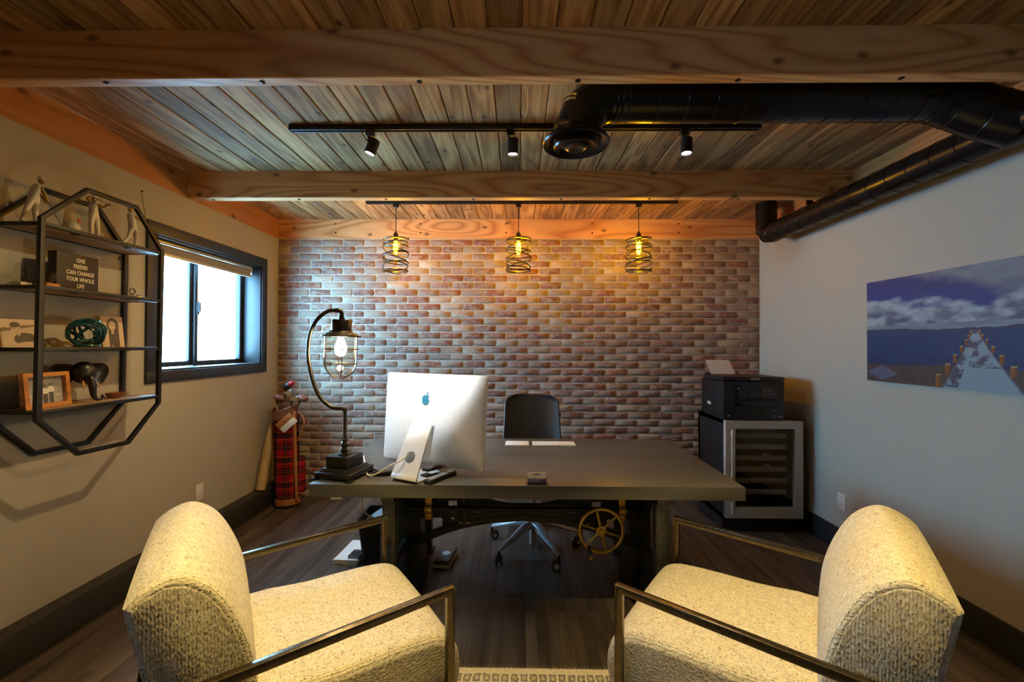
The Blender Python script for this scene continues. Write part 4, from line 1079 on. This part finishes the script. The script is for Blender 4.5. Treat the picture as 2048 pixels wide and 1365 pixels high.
# ================================================================== wine fridge
FX0, FX1, FY, FH = 1.592, 2.180, 3.30, .868
t = thing('wine_fridge', 'stainless framed glass door wine fridge against the white wall', 'wine fridge', ((FX0+FX1)/2, 3.60, 0))
sh = MB(); sh.box(FX0, FX0+.03, FY+.042, 3.80, .10, FH); sh.box(FX1-.03, FX1, FY+.042, 3.80, .10, FH); sh.box(FX0, FX1, FY+.042, 3.80, FH-.03, FH); sh.box(FX0, FX1, FY+.042, 3.80, .10, .14); sh.box(FX0, FX1, 3.77, 3.80, .10, FH)
WB(sh, 'cabinet', M['plastic'], t, bevel=.002)
WB(MB().box(FX0+.005, FX1-.005, FY+.07, 3.80, 0, .10), 'toe_kick', M['plastic'], t)
door = plate('door', [(FX0, .125), (FX1, .125), (FX1, FH), (FX0, FH)], [[(FX0+.075, .205), (FX1-.062, .205), (FX1-.062, FH-.060), (FX0+.075, FH-.060)]], .036, Matrix(((1, 0, 0, 0), (0, 0, -1, FY+.020), (0, 1, 0, 0), (0, 0, 0, 1))))
dr = WL(door, 'door', M['steel'], t)
WB(MB().box(FX0+.07, FX1-.057, FY+.016, FY+.021, .200, FH-.055), 'door_glass', M['dark_pane'], dr)
hd = MB().box(FX0+.030, FX0+.048, FY-.036, FY-.018, .165, FH-.065); hd.box(FX0+.032, FX0+.046, FY-.018, FY+.004, .20, .225); hd.box(FX0+.032, FX0+.046, FY-.018, FY+.004, FH-.12, FH-.095)
WB(hd, 'door_handle', M['steel'], dr, bevel=.003)
for k in range(6):
    z = .285+.0875*k
    r_ = WB(MB().box(FX0+.04, FX1-.085, FY+.070, FY+.088, z, z+.037), 'rack_front', M['slat_wood'], t, bevel=.002)
    WB(MB().box(FX0+.04, FX1-.04, FY+.088, 3.75, z+.005, z+.012), 'rack_tray', M['plastic'], t)
for x, z in ((1.93, .592), (1.94, .505)):
    WB(MB().lathe([(.001, 0), (.015, 0), (.017, .05), (.015, .055), (.001, .055)], 14, Matrix.Translation((x, FY+.085, z)) @ rotm(PI/2, 'X')), 'bottle_neck', M['lettering'], t)  # pale bottle necks pointing forward over the racks, not rack hardware
# ================================================================== printer
PX0, PX1, PY0, PZ = 1.578, 2.045, 3.31, FH+.002
t = thing('printer', 'black office printer with a sheet of paper on top of the wine fridge', 'printer', ((PX0+PX1)/2, 3.50, PZ))
WB(MB().box(PX0, PX1, PY0, 3.70, PZ+.012, PZ+.300), 'body', M['plastic'], t, bevel=.008)
WB(MB().box(PX0+.02, PX1-.02, PY0+.01, 3.68, PZ-.001, PZ+.014), 'base', M['plastic'], t, bevel=.002)
WB(MB().box(PX0-.002, PX1+.002, PY0-.002, 3.66, PZ+.303, PZ+.335), 'scanner_lid', M['plastic'], t, bevel=.008)
Mpn = Matrix.Translation((1.815, PY0-.012, PZ+.215)) @ rotm(-.20, 'X')
pn = WB(MB().box(-.158, .158, -.008, .012, -.052, .052, Mpn), 'control_panel', M['plastic_g'], t, bevel=.003)
M['screen'] = P('dim_touch_screen', (.05, .065, .075), .15, 0, .3, 8)
WB(MB().box(-.060, .030, -.0095, -.008, -.034, .036, Mpn), 'touch_screen', M['screen'], pn)
for i in range(3):
    for j in range(4): WB(MB().box(.075+.022*i, .083+.022*i, -.0095, -.008, .026-.020*j, .031-.020*j, Mpn), 'key', M['lettering'], pn)
for j in range(4): WB(MB().box(.052, .060, -.0095, -.008, .028-.019*j, .032-.019*j, Mpn), 'key', M['lettering'], pn)
WB(MB().torus(Mpn @ Vector((-.128, -.009, .030)), .007, .0016, Mpn.to_3x3().to_4x4() @ rotm(PI/2, 'X'), 20, 6), 'power_ring', M['lettering'], pn)
WB(MB().box(1.668, 1.982, PY0-.003, PY0+.004, PZ+.108, PZ+.158), 'output_slot', M['plastic_g'], t, bevel=.002)
for k in range(2):
    tr = WB(MB().box(1.668, 1.982, PY0-.006, PY0+.004, PZ+.018+.045*k, PZ+.060+.045*k), 'paper_tray', M['plastic'], t, bevel=.003)
    WB(MB().box(1.795, 1.875, PY0-.010, PY0-.005, PZ+.030+.045*k, PZ+.038+.045*k), 'tray_grip', M['plastic_g'], tr)
    WB(MB().box(1.958, 1.968, PY0-.0068, PY0-.005, PZ+.030+.045*k, PZ+.040+.045*k), 'tray_mark', M['lettering'], tr)
Mtx = Matrix.Translation((1.822, PY0-.0030, PZ+.318)) @ rotm(PI/2, 'X')
WL(text_mesh('brand_lettering', 'EPSON', .022, Mtx, .0008, bold=.0006), 'brand_lettering', M['lettering'], t)
Mtx = Matrix.Translation((PX0-.0012, 3.55, PZ+.105)) @ Matrix(((0, 0, -1, 0), (-1, 0, 0, 0), (0, 1, 0, 0), (0, 0, 0, 1)))
sd_ = MB()
for k in range(3): sd_.box(-.030+.021*k, -.013+.021*k, -.012, .012, 0, .0008, Mtx)
WB(sd_, 'side_label', M['lettering'], t)
WB(MB().box(1.610, 1.622, PY0-.0012, PY0, PZ+.030, PZ+.042), 'front_label', M['lettering'], t); WB(MB().box(1.995, 2.03, PY0-.0012, PY0, PZ+.030, PZ+.036), 'front_label', M['lettering'], t)
WB(MB().box(1.60, 1.86, 3.655, 3.675, PZ+.30, PZ+.345), 'paper_support', M['plastic'], t, bevel=.003)
sheet_ = [(1.632, 3.640, PZ+.336), (1.838, 3.640, PZ+.336), (1.812, 3.70, PZ+.450), (1.610, 3.70, PZ+.452)]
pp = MB().add([Vector(p) for p in sheet_]+[Vector(p)+Vector((0, .002, .0005)) for p in sheet_], [(0, 1, 2, 3), (7, 6, 5, 4), (0, 4, 5, 1), (1, 5, 6, 2), (2, 6, 7, 3), (3, 7, 4, 0)]).build('paper_sheet', M['paper'], smooth=False)
tag(pp, 'white sheet of paper standing up from the back of the printer', 'paper')
# ================================================================== golf bag and clubs
GB = Vector((-2.055, 3.80, 0)); tl_ = rotm(math.radians(-2.5), 'Y') @ rotm(math.radians(-3), 'X')
t = thing('golf_bag', 'red tartan golf bag with tan leather trim standing in the corner', 'golf bag', GB, .25)
def gring(z, f, rx=.108, ry=.085, n=32): return [tl_ @ Vector((rx*f*math.cos(2*PI*j/n), ry*f*math.sin(2*PI*j/n), z)) for j in range(n)]
def gb(nm, zs, m, **kw): return MB().rings([gring(z, f) for z, f in zs], caps=kw.get('caps', True)).build(nm, m, t)
gb('bag_body', [(.07, .95), (.20, .955), (.45, .965), (.70, .985), (.82, 1.0)], M['plaid'])
gb('bottom_collar', [(.02, .97), (.022, 1.0), (.072, 1.0), (.074, .96)], M['tan_leather'])
gb('base_rim', [(0, .93), (.004, .97), (.02, .975), (.021, .95)], M['plastic'])
top = []
for f, dz in ((1.0, -.03), (1.035, -.03), (1.05, .045), (1.0, .05), (.93, .04), (.92, -.03)):
    rg = gring(.83, f); top.append([p+Vector((0, 0, dz+.035*(p.x/.11))) for p in rg])
MB().rings(top, caps=False).build('top_collar', M['brown_leather'], t)
st = [tl_ @ Vector((.085, -.062, z)) for z in (.05, .3, .6, .84)]
MB().tube(st, .012, 4, square=True, up=(.6, -.8, 0)).build('side_strap', M['tan_leather'], t, bevel=.003)
pk = MB().box(.06, .145, -.045, .055, .10, .43, tl_); pk.build('ball_pocket', M['plaid'], t, bevel=.02)
MB().box(.058, .149, -.052, -.044, .10, .115, tl_).build('pocket_trim', M['tan_leather'], t, bevel=.002)
sp_ = spline([tl_ @ Vector(p) for p in ((.10, -.03, .83), (.15, -.05, .79), (.165, -.06, .72), (.13, -.06, .63), (.105, -.05, .57))], 6)
MB().tube(sp_, .007, 8).build('carry_strap', M['tan_leather'], t)
Mtg = Matrix.Translation((.010, -.100, .755)) @ rotm(math.radians(-42), 'Y')
tg = MB().box(-.075, .075, -.006, .006, -.050, .004, Mtg).build('pouch', M['cream'], t, bevel=.006)
MB().box(-.078, .078, -.008, .008, .004, .055, Mtg).build('pouch_flap', M['tan_leather'], tg, bevel=.004)
MB().cyl(Mtg @ Vector((0, -.009, .02)), Mtg @ Vector((0, -.012, .02)), .006, 10).build('stud', M['chrome'], tg)
def club(label, dx, dy, lean, L, kind, rz=0.0):
    base = GB+Vector((dx, max(dy, -.012)+.012, .70))
    t = thing('golf_club', label, 'golf club', base, rz, 'golf clubs in the tartan bag')
    tip = Vector((lean[0], lean[1], L))
    MB().tube([(0, 0, 0), tip], .0055, 8).build('shaft', M['chrome'], t)
    MB().tube([tip*.78, tip*.97], .0085, 8).build('hosel', M['plastic'], t)
    if kind == 'iron':
        q = MB().prism([(-.012, -.008), (.062, -.020), (.075, .012), (.05, .030), (-.010, .010)], lambda p, a: tip+Vector((p[0], a, p[1])), -.007, .007); q.build('head', M['chrome'], t, bevel=.003)
    elif kind == 'wood':
        MB().ell(tip+Vector((.03, -.01, .0)), .052, .042, .030, rotm(.4, 'Y')).build('head', M['brown_leather'], t)
    else:
        MB().ell(tip+Vector((.02, 0, .01)), .058, .036, .032, rotm(-.5, 'Y')).build('head_cover', M['ebony'], t)
        MB().ell(tip+Vector((.055, -.012, .030)), .034, .030, .024, rotm(-.5, 'Y')).build('cover_patch', M['red'], t)
club('golf club in a dark head cover with red patch, tallest in the bag', -.045, .02, (-.005, .01), .36, 'cover')
club('wooden headed golf club beside the wall in the tartan bag', -.065, -.02, (-.045, 0), .265, 'wood', .3)
club('iron golf club with bright shaft at the front of the bag', -.03, -.05, (.0, -.01), .305, 'iron')
club('short iron golf club in the middle of the bag', .02, -.045, (.01, -.01), .25, 'iron')
club('dark headed golf club leaning out to the right of the bag', .05, .0, (.05, .0), .265, 'wood', -.1)
# wooden bat leaning in the corner, standing on the curb
ba, bb = Vector((-2.245, 3.70, .168)), Vector((-2.243, 3.905, .86))
t = thing('wooden_bat', 'pale wooden bat standing on the dark curb in the corner', 'bat', ba)
dv = bb-ba; Lb = dv.length; q = dv.to_track_quat('Z', 'Y').to_matrix().to_4x4()
MB().lathe([(.001, .002), (.040, .002), (.044, .02), (.043, .25), (.036, .45), (.024, .60), (.019, .64), (.001, .64)], 20, q @ Matrix.Diagonal((.92, .92, 1, 1))).build('barrel', M['bat_wood'], t)
MB().lathe([(.001, .64), (.0145, .64), (.014, .70), (.016, .72), (.001, .725)], 16, q).build('grip', M['brown_leather'], t)
# ================================================================== under the desk
t = thing('waste_bin', 'black waste bin with papers under the desk', 'bin', (-.922, 2.86, 0), .02)
wbm = MB(); a0, b0, a1, b1, hh = .082, .10, .110, .135, .315
def rr_(a, b, z): return [Vector((x, y, z)) for x, y in rrect(-a, a, -b, b, .02, 3)]
wbm.rings([rr_(a0, b0, .001), rr_(a1, b1, hh), rr_(a1+.005, b1+.005, hh), rr_(a1+.005, b1+.005, hh-.012), rr_(a1-.002, b1-.002, hh-.012)][0:3]+[rr_(a1-.004, b1-.004, hh), rr_(a0-.004, b0-.004, .006)]); wbm.build('bin_body', M['plastic'], t, ang=50)
for k, (x, y, rx, ry, rz_) in enumerate(((.02, .0, .5, .2, .3), (.04, -.05, -.4, .5, 1.2), (-.03, .04, .6, -.4, .7))):
    pm = MB().box(-.07, .07, -.05, .05, 0, .002, Matrix.Translation((x, y, .26)) @ Euler((rx, ry, rz_)).to_matrix().to_4x4()).build('crumpled_paper', M['paper'], None, smooth=False)
    pm.location = (-.922, 2.86, 0); tag(pm, ['white sheet of paper thrown in the black bin', 'folded white paper at the front of the black bin', 'white paper scrap at the back of the black bin'][k], 'paper', 'papers in the waste bin')
t = thing('paper_stack', 'stack of loose white papers on the floor beside the bin', 'paper stack', (-1.115, 2.92, 0), -.06)
rr = random.Random(9)
for k in range(7):
    MB().box(-.085+rr.uniform(-.005, .005), .078, -.13, .15+rr.uniform(-.006, .006), .0045*k+.0002, .0045*k+.0042, rotm(rr.uniform(-.05, .05), 'Z')).build('sheet_pile', M['paper'], t, smooth=False)
t = thing('notebook', 'small dark notebook lying on the stack of loose papers', 'notebook', (-1.085, 2.86, .032), -.1)
MB().box(-.03, .045, -.05, .04, .0015, .012).build('pages', M['cream'], t, smooth=False); MB().box(-.032, .047, -.052, .042, .012, .015).build('cover', M['plastic'], t, bevel=.001); MB().box(-.032, .047, -.052, .042, 0, .0015).build('cover', M['plastic'], t)
t = thing('cardboard_box', 'flat brown box with a pale rim on the floor behind the desk pedestal', 'box', (-.475, 2.87, 0), -.12)
MB().box(-.06, .05, -.12, .10, .002, .022).build('tray', M['paper'], t, bevel=.004)
M['kraft'] = P('brown_card', (.16, .11, .08), .7, 0, .1)
MB().box(-.055, .045, -.112, .095, .022, .048).build('lid', M['kraft'], t, bevel=.003)
MB().lathe([(.001, 0), (.026, 0), (.028, .008), (.022, .012), (.001, .012)], 20, Matrix.Translation((.005, -.02, .048))).build('dial', M['alu'], t)
t = thing('cable_adapter', 'small white power adapter fixed under the left end of the desktop', 'adapter', (-.895, 2.12, DESK_Z-.064))
MB().box(-.028, .028, -.03, .03, -.026, -.0005).build('body', M['white_pl'], t, bevel=.003)
cabs = [('white cable hanging in a loop from the desk into the bin', 'cable_w', .0045, [(-.95, 2.62, .70), (-.955, 2.60, .55), (-.945, 2.62, .42), (-.90, 2.72, .33), (-.87, 2.80, .30)]),
        ('black cable slanting down under the desk, nearest the window', 'plastic', .004, [(-.96, 2.75, .70), (-.87, 2.72, .60), (-.78, 2.66, .52), (-.70, 2.66, .50)]),
        ('black cable crossing the others under the desk', 'plastic', .004, [(-.72, 2.7, .70), (-.77, 2.72, .58), (-.85, 2.76, .48), (-.89, 2.80, .38), (-.88, 2.86, .28)]),
        ('thick black cable hanging straight down into the bin', 'plastic', .0055, [(-.80, 2.72, .70), (-.815, 2.74, .58), (-.83, 2.78, .45), (-.85, 2.84, .30)]),
        ('thin black cable near the steel leg under the desk', 'plastic', .0035, [(-.88, 2.68, .70), (-.80, 2.66, .60), (-.74, 2.66, .52), (-.71, 2.66, .44)]),
        ('pale cable hanging beside the steel leg under the desk', 'cable_w', .004, [(-.775, 2.60, .70), (-.765, 2.60, .60), (-.745, 2.60, .52), (-.742, 2.60, .40), (-.76, 2.62, .26)]),
        ('white cable drooping in a small arc under the desktop', 'cable_w', .004, [(-.925, 2.60, .70), (-.90, 2.60, .675), (-.87, 2.60, .668), (-.84, 2.60, .70)])]
for lbl, m, r, pts in cabs:
    tag(MB().tube(spline(pts, 6), r, 8).build('cable', M[m]), lbl, 'cable', 'cables under the desk')
# ================================================================== wall shelf
XF, XK = -2.078, XL+.012
t = thing('wall_shelf', 'black geometric metal wall shelf with four wooden boards beside the window', 'shelf', (XL, 2.13, .92))
oct_ = [(1.822, 1.992), (2.018, 2.184), (2.278, 2.184), (2.446, 1.986), (2.436, 1.103), (2.245, .918), (1.988, .924), (1.816, 1.112)]
for nm, x in (('front_frame', XF), ('back_frame', XK)):
    m = MB()
    m.tube([(x, a, b) for a, b in oct_], .0098, 4, closed=True, square=True, up=(1, 0, 0))
    WB(m, nm, M['black'], t, bevel=.001)
SH = [1.968, 1.690, 1.416, 1.140]
for z in SH:
    for y in (1.826, 2.434): WB(MB().box(XK, XF, y-.007, y+.007, z-.008, z+.008), 'crossbar', M['black'], t, bevel=.001)
    WB(MB().box(XK+.010, XF-.012, 1.833, 2.427, z-.006, z+.009), 'board', M['shelf_wood'], t, bevel=.001)
    for x in (XK, XF): WB(MB().box(x-.008, x+.008, 1.83, 2.43, z-.009, z+.009), 'shelf_rail', M['black'], t, bevel=.001)
    for y in (1.98, 2.25): WB(MB().box(XF-.03, XF-.009, y-.012, y+.012, z-.012, z-.009), 'clip', M['black'], t)
WB(MB().lathe([(.010, 0), (.012, .004), (.006, .006), (.001, .006)], 14, Matrix.Translation((XL+.004, 2.425, 1.935)) @ rotm(PI/2, 'Y')), 'wall_mount', M['black'], t)
for y, z in ((2.018, 2.184), (2.278, 2.184), (2.245, .918), (1.988, .924)): WB(MB().box(XK, XL, y-.006, y+.006, z-.006, z+.006) if False else MB().box(XL+.0005, XK, y-.006, y+.006, z-.006, z+.006), 'wall_mount', M['black'], t)
T = [z+.0095 for z in SH]     # standing heights of the four boards
# ---- golfers: one body each (white), arms and head gold, club thin
def golfer(label, loc, rz, legs, torso, head, arms, clubp):
    t = thing('golfer_figurine', label, 'figurine', loc, rz, 'white golfer figurines on the top board')
    V = [Vector(torso[0])]; E_ = []; Rr = [.017]
    V.append(Vector(torso[1])); E_.append((0, 1)); Rr.append((.020, .016)); V.append(Vector(torso[2])); E_.append((1, 2)); Rr.append((.022, .015)); V.append(Vector(torso[3])); E_.append((2, 3)); Rr.append(.008)
    for hip, knee, ank, toe in legs:
        k = len(V); V += [Vector(hip), Vector(knee), Vector(ank), Vector(toe)]; E_ += [(0, k), (k, k+1), (k+1, k+2), (k+2, k+3)]; Rr += [.014, .0105, .0075, .006]
    link('body', skin_mesh('body', V, E_, Rr), M['porcelain'], t)
    MB().ell(head, .0115, .0125, .015).build('head', M['gold_paint'], t)
    MB().ell(Vector(head)+Vector((0, 0, .009)), .0135, .0140, .009).build('cap', M['porcelain'], t)
    for ar_ in arms:
        V = [Vector(p) for p in ar_]
        link('arm', skin_mesh('arm', V, [(i, i+1) for i in range(len(V)-1)], [.0085, .0068, .0055, .006][:len(V)]), M['gold_paint'], t)
    c0_, c1_ = Vector(clubp[0]), Vector(clubp[1])
    cl_ = MB().tube([c0_, c1_], .0014, 6).build('club', M['iron'], t)
    MB().ell(c1_+Vector((.0, .006, 0)), .004, .009, .004).build('club_head', M['iron'], cl_)
# local axes: y along the wall (away from camera), x out into the room
golfer('white golfer figurine bending to putt, nearest the camera on the top shelf', (-2.19, 1.885, T[0]), 0,
       [((0, -.008, .105), (.004, -.030, .060), (0, -.045, .010), (.012, -.040, .004)), ((0, .010, .105), (.006, .004, .058), (0, .012, .010), (.012, .018, .004))],
       [(0, 0, .11), (0, .004, .14), (0, .012, .178), (0, .022, .196)], (.002, .030, .212),
       [[(.012, .016, .180), (.020, .030, .150), (.016, .046, .118)], [(-.012, .016, .180), (-.004, .036, .148), (.010, .048, .116)]], ((.014, .046, .120), (.016, .118, .008)))
golfer('white golfer figurine standing with club behind its shoulders on the top shelf', (-2.18, 2.150, T[0]), 0,
       [((0, -.010, .115), (.002, -.014, .060), (0, -.012, .010), (.012, -.010, .004)), ((0, .012, .115), (.004, .018, .060), (0, .022, .010), (.012, .024, .004))],
       [(0, 0, .12), (0, -.002, .150), (0, -.004, .182), (0, -.004, .196)], (.002, -.002, .208),
       [[(0, -.020, .186), (.006, -.042, .200), (.012, -.020, .212)], [(0, .016, .186), (.012, .040, .176), (.016, .058, .200)]], ((.012, -.022, .213), (.016, .062, .200)))
golfer('white golfer figurine swinging a long club, farthest along the top shelf', (-2.165, 2.352, T[0]), 0,
       [((0, -.006, .110), (.004, -.022, .062), (0, -.060, .012), (.010, -.068, .004)), ((0, .014, .110), (.006, .020, .060), (0, .018, .010), (.012, .022, .004))],
       [(0, .006, .115), (0, .000, .145), (0, -.012, .180), (0, -.016, .198)], (.004, -.016, .212),
       [[(.006, -.004, .184), (.018, .028, .174), (.018, .062, .196)], [(.012, .004, .180), (.022, .034, .164), (.020, .064, .192)]], ((.019, .063, .190), (.020, .030, .335)))
t = thing('golf_ornament', 'white golf ball ornament with a red flag between the golfer figurines', 'ornament', (-2.19, 2.055, T[0]))
MB().ell((0, 0, .034), .030, .030, .031).build('ball', M['porcelain'], t); MB().lathe([(.001, 0), (.018, 0), (.020, .006), (.014, .010), (.001, .010)], 18).build('stand', M['ebony'], t)
MB().tube([(.012, .01, .03), (.014, .012, .085)], .0012, 6).build('pole', M['iron'], t)
MB().prism([(0, 0), (.022, .010), (0, .022)], lambda p, a: (.014+a, .012+p[0], .062+p[1]), -.0008, .0008).build('flag', M['red'], t)
# ---- second board
t = thing('letter_board', 'dark letter board with cream lettering on the second shelf', 'sign', (-2.185, 2.075, T[1]), .04)
MB().box(-.030, .012, -.108, .100, 0, .182).build('board', P('dark_walnut_block', (.030, .018, .014), .55, 0, .3, 20, .1), t, bevel=.002)
for k, (tx, zz) in enumerate((('ONE', .152), ('FRIEND', .121), ('CAN CHANGE', .090), ('YOUR WHOLE', .058), ('LIFE', .026))):
    Mx = Matrix.Translation((.0125, .006, zz)) @ Matrix(((0, 0, 1, 0), (1, 0, 0, 0), (0, 1, 0, 0), (0, 0, 0, 1)))
    link('lettering', text_mesh('lettering', tx, .0285, Mx @ Matrix.Diagonal((.70, 1, 1, 1)), .0006, spacing=1.08, bold=.0004), M['ink'], t)
t = thing('glass_globe', 'clear glass globe on a wooden block beside the letter board', 'globe', (-2.175, 1.935, T[1]), .1)
MB().taper(0, .030, .036, .022, .026, .030).build('block', M['frame_wood'], t, bevel=.002); MB().ell((0, 0, .052), .030, .030, .030, None, 24, 16).build('globe', glass('globe_glass', (.80, .80, .76), .10, .03), t); MB().lathe([(.014, .022), (.012, .026), (.001, .026)], 16).build('cup', M['ebony'], t)
t = thing('glass_award', 'round glass award on a pale base at the near end of the second shelf', 'award', (-2.235, 1.885, T[1]), .2)
MB().box(-.018, .018, -.028, .028, 0, .020).build('base', M['cream'], t, bevel=.002); MB().box(-.012, .012, -.02, .02, .020, .034).build('stem', M['clear'], t, bevel=.002); MB().lathe([(.001, -.006), (.036, -.006), (.038, 0), (.036, .006), (.001, .006)], 28, Matrix.Translation((0, 0, .070)) @ rotm(PI/2, 'Y')).build('disc', M['clear'], t)
t = thing('silver_trinket', 'small silver trinket with a round ring at the far end of the second shelf', 'trinket', (-2.140, 2.352, T[1]))
MB().torus((0, -.022, .034), .016, .005, rotm(PI/2, 'Y'), 24, 8).build('ring', M['chrome'], t); MB().ell((0, -.022, .012), .012, .014, .012).build('foot', M['chrome'], t)
MB().box(-.012, .012, -.004, .056, 0, .012).build('bar', M['chrome'], t, bevel=.003); MB().box(-.008, .008, .006, .044, .012, .022).build('bar', M['chrome'], t, bevel=.003)
# ---- third board
SEP = lambda g: (g*.95+.01, g*.72+.006, g*.50)
def boy(u, v):
    g = .60-.06*fbm(u*4, v*4, 3)                                   # pale sky
    if v < .52+.34*u: g = .46+.10*fbm(u*3, v*6, 4)                 # hillside
    tree = .60+.10*fbm(u*9, 1.5, 8)+.30*u*.7
    if .50+.30*u < v < tree and u < .95: g = .10+.10*fbm(u*14, v*14, 6)
    if ((u-.66)/.26)**2+((v-.30)/.22)**2 < 1: g = .05+.03*fbm(u*20, v*20, 2)      # dark shirt
    if ((u-.52)/.035)**2+((v-.47)/.07)**2 < 1: g = .44            # neck
    if ((u-.46)/.095)**2+((v-.63)/.155)**2 < 1: g = .52            # face
    if ((u-.44)/.115)**2+((v-.80)/.095)**2 < 1: g = .05            # hair
    for ex in (.42, .51):
        if ((u-ex)/.018)**2+((v-.66)/.018)**2 < 1: g = .18
    if abs(u-.465) < .035 and abs(v-.545) < .010: g = .25
    if ((u-.70)/.27)**2+((v-.115-.10*(u-.6))/.075)**2 < 1: g = .50 # folded arms
    return SEP(g)
def woman(u, v):
    g = .62+.1*fbm(u*5, v*5, 2)
    if ((u-.52)/.27)**2+((v-.70)/.25)**2 < 1 or (.30 < u < .78 and v < .70 and fbm(u*20, v*3, 5) > .2 and abs(u-.54) < .24+.04*fbm(1, v*9, 3)): g = .06+.06*fbm(u*30, v*4, 7)
    if ((u-.50)/.155)**2+((v-.70)/.165)**2 < 1: g = .60
    for ex in (.44, .57):
        if ((u-ex)/.030)**2+((v-.735)/.016)**2 < 1: g = .12
    if ((u-.50)/.075)**2+((v-.625)/.022)**2 < 1: g = .80
    if .44 < u < .56 and .42 < v < .56: g = .52
    if u < .12 and v < .3: g = .5
    return SEP(g)
Mwall = Matrix(((0, 0, 1, 0), (1, 0, 0, 0), (0, 1, 0, 0), (0, 0, 0, 1)))
def photo(label, loc, rz, w, h, fn, nx, ny, lean=-.12):
    t = thing('photo_print', label, 'photo', loc, rz)
    Ml_ = rotm(lean, 'Y') @ Mwall
    MB().box(-w/2, w/2, 0, h, -.004, -.0006, Ml_).build('backing', M['paper'], t, smooth=False)
    print_grid('print', w, h, nx, ny, fn, Ml_, t)
photo('sepia photograph of a boy resting on his arms, leaning on the third shelf', (-2.20, 1.850, T[2]), 0, .172, .125, boy, 90, 66)
photo('sepia photograph of a long haired woman beside the glass knot', (-2.245, 2.338, T[2]), 0, .128, .170, woman, 70, 96)
t = thing('glass_knot', 'dark teal glass knot sculpture on the third shelf', 'sculpture', (-2.155, 2.098, T[2]))
kb = MB(); rk = random.Random(5)
for k in range(7):
    Q = Euler((rk.uniform(-1.2, 1.2), rk.uniform(-1.2, 1.2), rk.uniform(0, 3.1))).to_matrix().to_4x4()
    ra, rb_ = rk.uniform(.058, .070), rk.uniform(.050, .064); off = Vector((rk.uniform(-.010, .010), rk.uniform(-.022, .022), rk.uniform(-.004, .004)))
    ring = []
    for i in range(40):
        a = 2*PI*i/40; q = Q @ Vector((ra*math.cos(a), rb_*math.sin(a), .010*math.sin(2*a)))
        ring.append((q.x*.80+off.x, q.y*1.18+off.y, max(.012, q.z*1.0+off.z+.072)))
    kb.tube(ring, .0066, 10, closed=True)
kb.build('coil', M['teal_glass'], t)
MB().torus((0, 0, .0072), .045, .007, None, 30, 8).build('foot_ring', M['teal_glass'], t)
# ---- bottom board
t = thing('framed_photograph', 'black and white photograph in an orange wooden frame on the bottom shelf', 'framed photo', (-2.165, 1.935, T[3]), .08)
fw, fh = .208, .160
Ml_ = rotm(-.10, 'Y') @ Mwall
fm_ = plate('frame', [(-fw/2, 0), (fw/2, 0), (fw/2, fh), (-fw/2, fh)], [[(-fw/2+.019, .019), (fw/2-.019, .019), (fw/2-.019, fh-.019), (-fw/2+.019, fh-.019)]], .022, Ml_)
link('frame', fm_, M['frame_wood'], t)
MB().box(-fw/2+.004, fw/2-.004, .004, fh-.004, -.020, -.009, Ml_).build('backing', M['ebony'], t, smooth=False)
def cabin(u, v):
    g = .22+.25*fbm(u*6, v*9, 3)
    if v > .60: g = .34-.2*fbm(u*5, v*5, 9)
    if .05 < u < .95 and abs(v-.30) < .03: g = .50
    if abs(u-.30) < .02 and v < .45 or abs(u-.74) < .02 and v < .6: g = .50
    for cx, cz in ((.52, .62), (.67, .68)):
        if ((u-cx)/.055)**2+((v-cz)/.07)**2 < 1: g = .12
        if ((u-cx)/.085)**2+((v-cz+.17)/.13)**2 < 1: g = .75
        if abs(u-cx) < .06 and v < cz-.26: g = .08
    return (g, g*.96, g*.93)
print_grid('print', fw-.030, fh-.030, 84, 64, cabin, Ml_ @ Matrix.Translation((0, .015, -.008)), t)
t = thing('elephant_head', 'carved dark elephant head with curled trunk on the bottom shelf', 'sculpture', (-2.185, 2.100, T[3]), -.50)
MB().ell((.0, .010, .148), .042, .050, .056, None, 20, 14).build('head', M['ebony'], t)
V = [Vector(p) for p in ((.030, .020, .135), (.046, .028, .105), (.050, .032, .070), (.048, .034, .036), (.046, .044, .014), (.046, .064, .012), (.046, .074, .024), (.046, .066, .034))]
link('trunk', skin_mesh('trunk', V, [(i, i+1) for i in range(7)], [.026, .020, .016, .013, .0115, .010, .008, .007]), M['ebony'], t)
for sy_ in (-1, 1):
    def ear(u, v, s=sy_):
        a = 2*PI*u; k = 1+.10*math.sin(3*a)
        yy, zz = .046*v*math.cos(a)*k, .058*v*math.sin(a)*k
        p = Vector((-.006-.018*(yy+.046)/.09+.012*v*v, s*(.064+yy), .142+zz))
        return p, Vector((-1, 0, 0))
    sheet(ear, 24, 5, .005).build('ear', M['ebony'], t, ang=60)
    MB().tube(spline([(.038, .020+sy_*.022, .108), (.050, .024+sy_*.028, .085), (.062, .028+sy_*.032, .068)], 4), [.0055, .0052, .005, .0046, .0042, .0036, .003, .002, .001], 8).build('tusk', M['frame_wood'], t)
t = thing('glass_dish', 'small amber glass dish with clear ruffled edge on the bottom shelf', 'dish', (-2.185, 2.285, T[3]))
MB().lathe([(.001, .004), (.030, .004), (.044, .016), (.050, .030), (.046, .030), (.038, .018), (.026, .010), (.001, .010)], 28, Matrix.Diagonal((.7, 1.0, 1, 1))).build('bowl', M['amber_glass'], t)
rg = []
for f, z in ((.9, .002), (1.1, .012), (1.35, .030)):
    rg.append([Vector((.040*f*math.cos(2*PI*j/40)*.8, .052*f*math.sin(2*PI*j/40)*1.05, z+(.010*math.sin(j*1.9)*(f-.85)*2))) for j in range(40)])
MB().rings(rg, caps=False).build('ruffle', M['clear'], t)
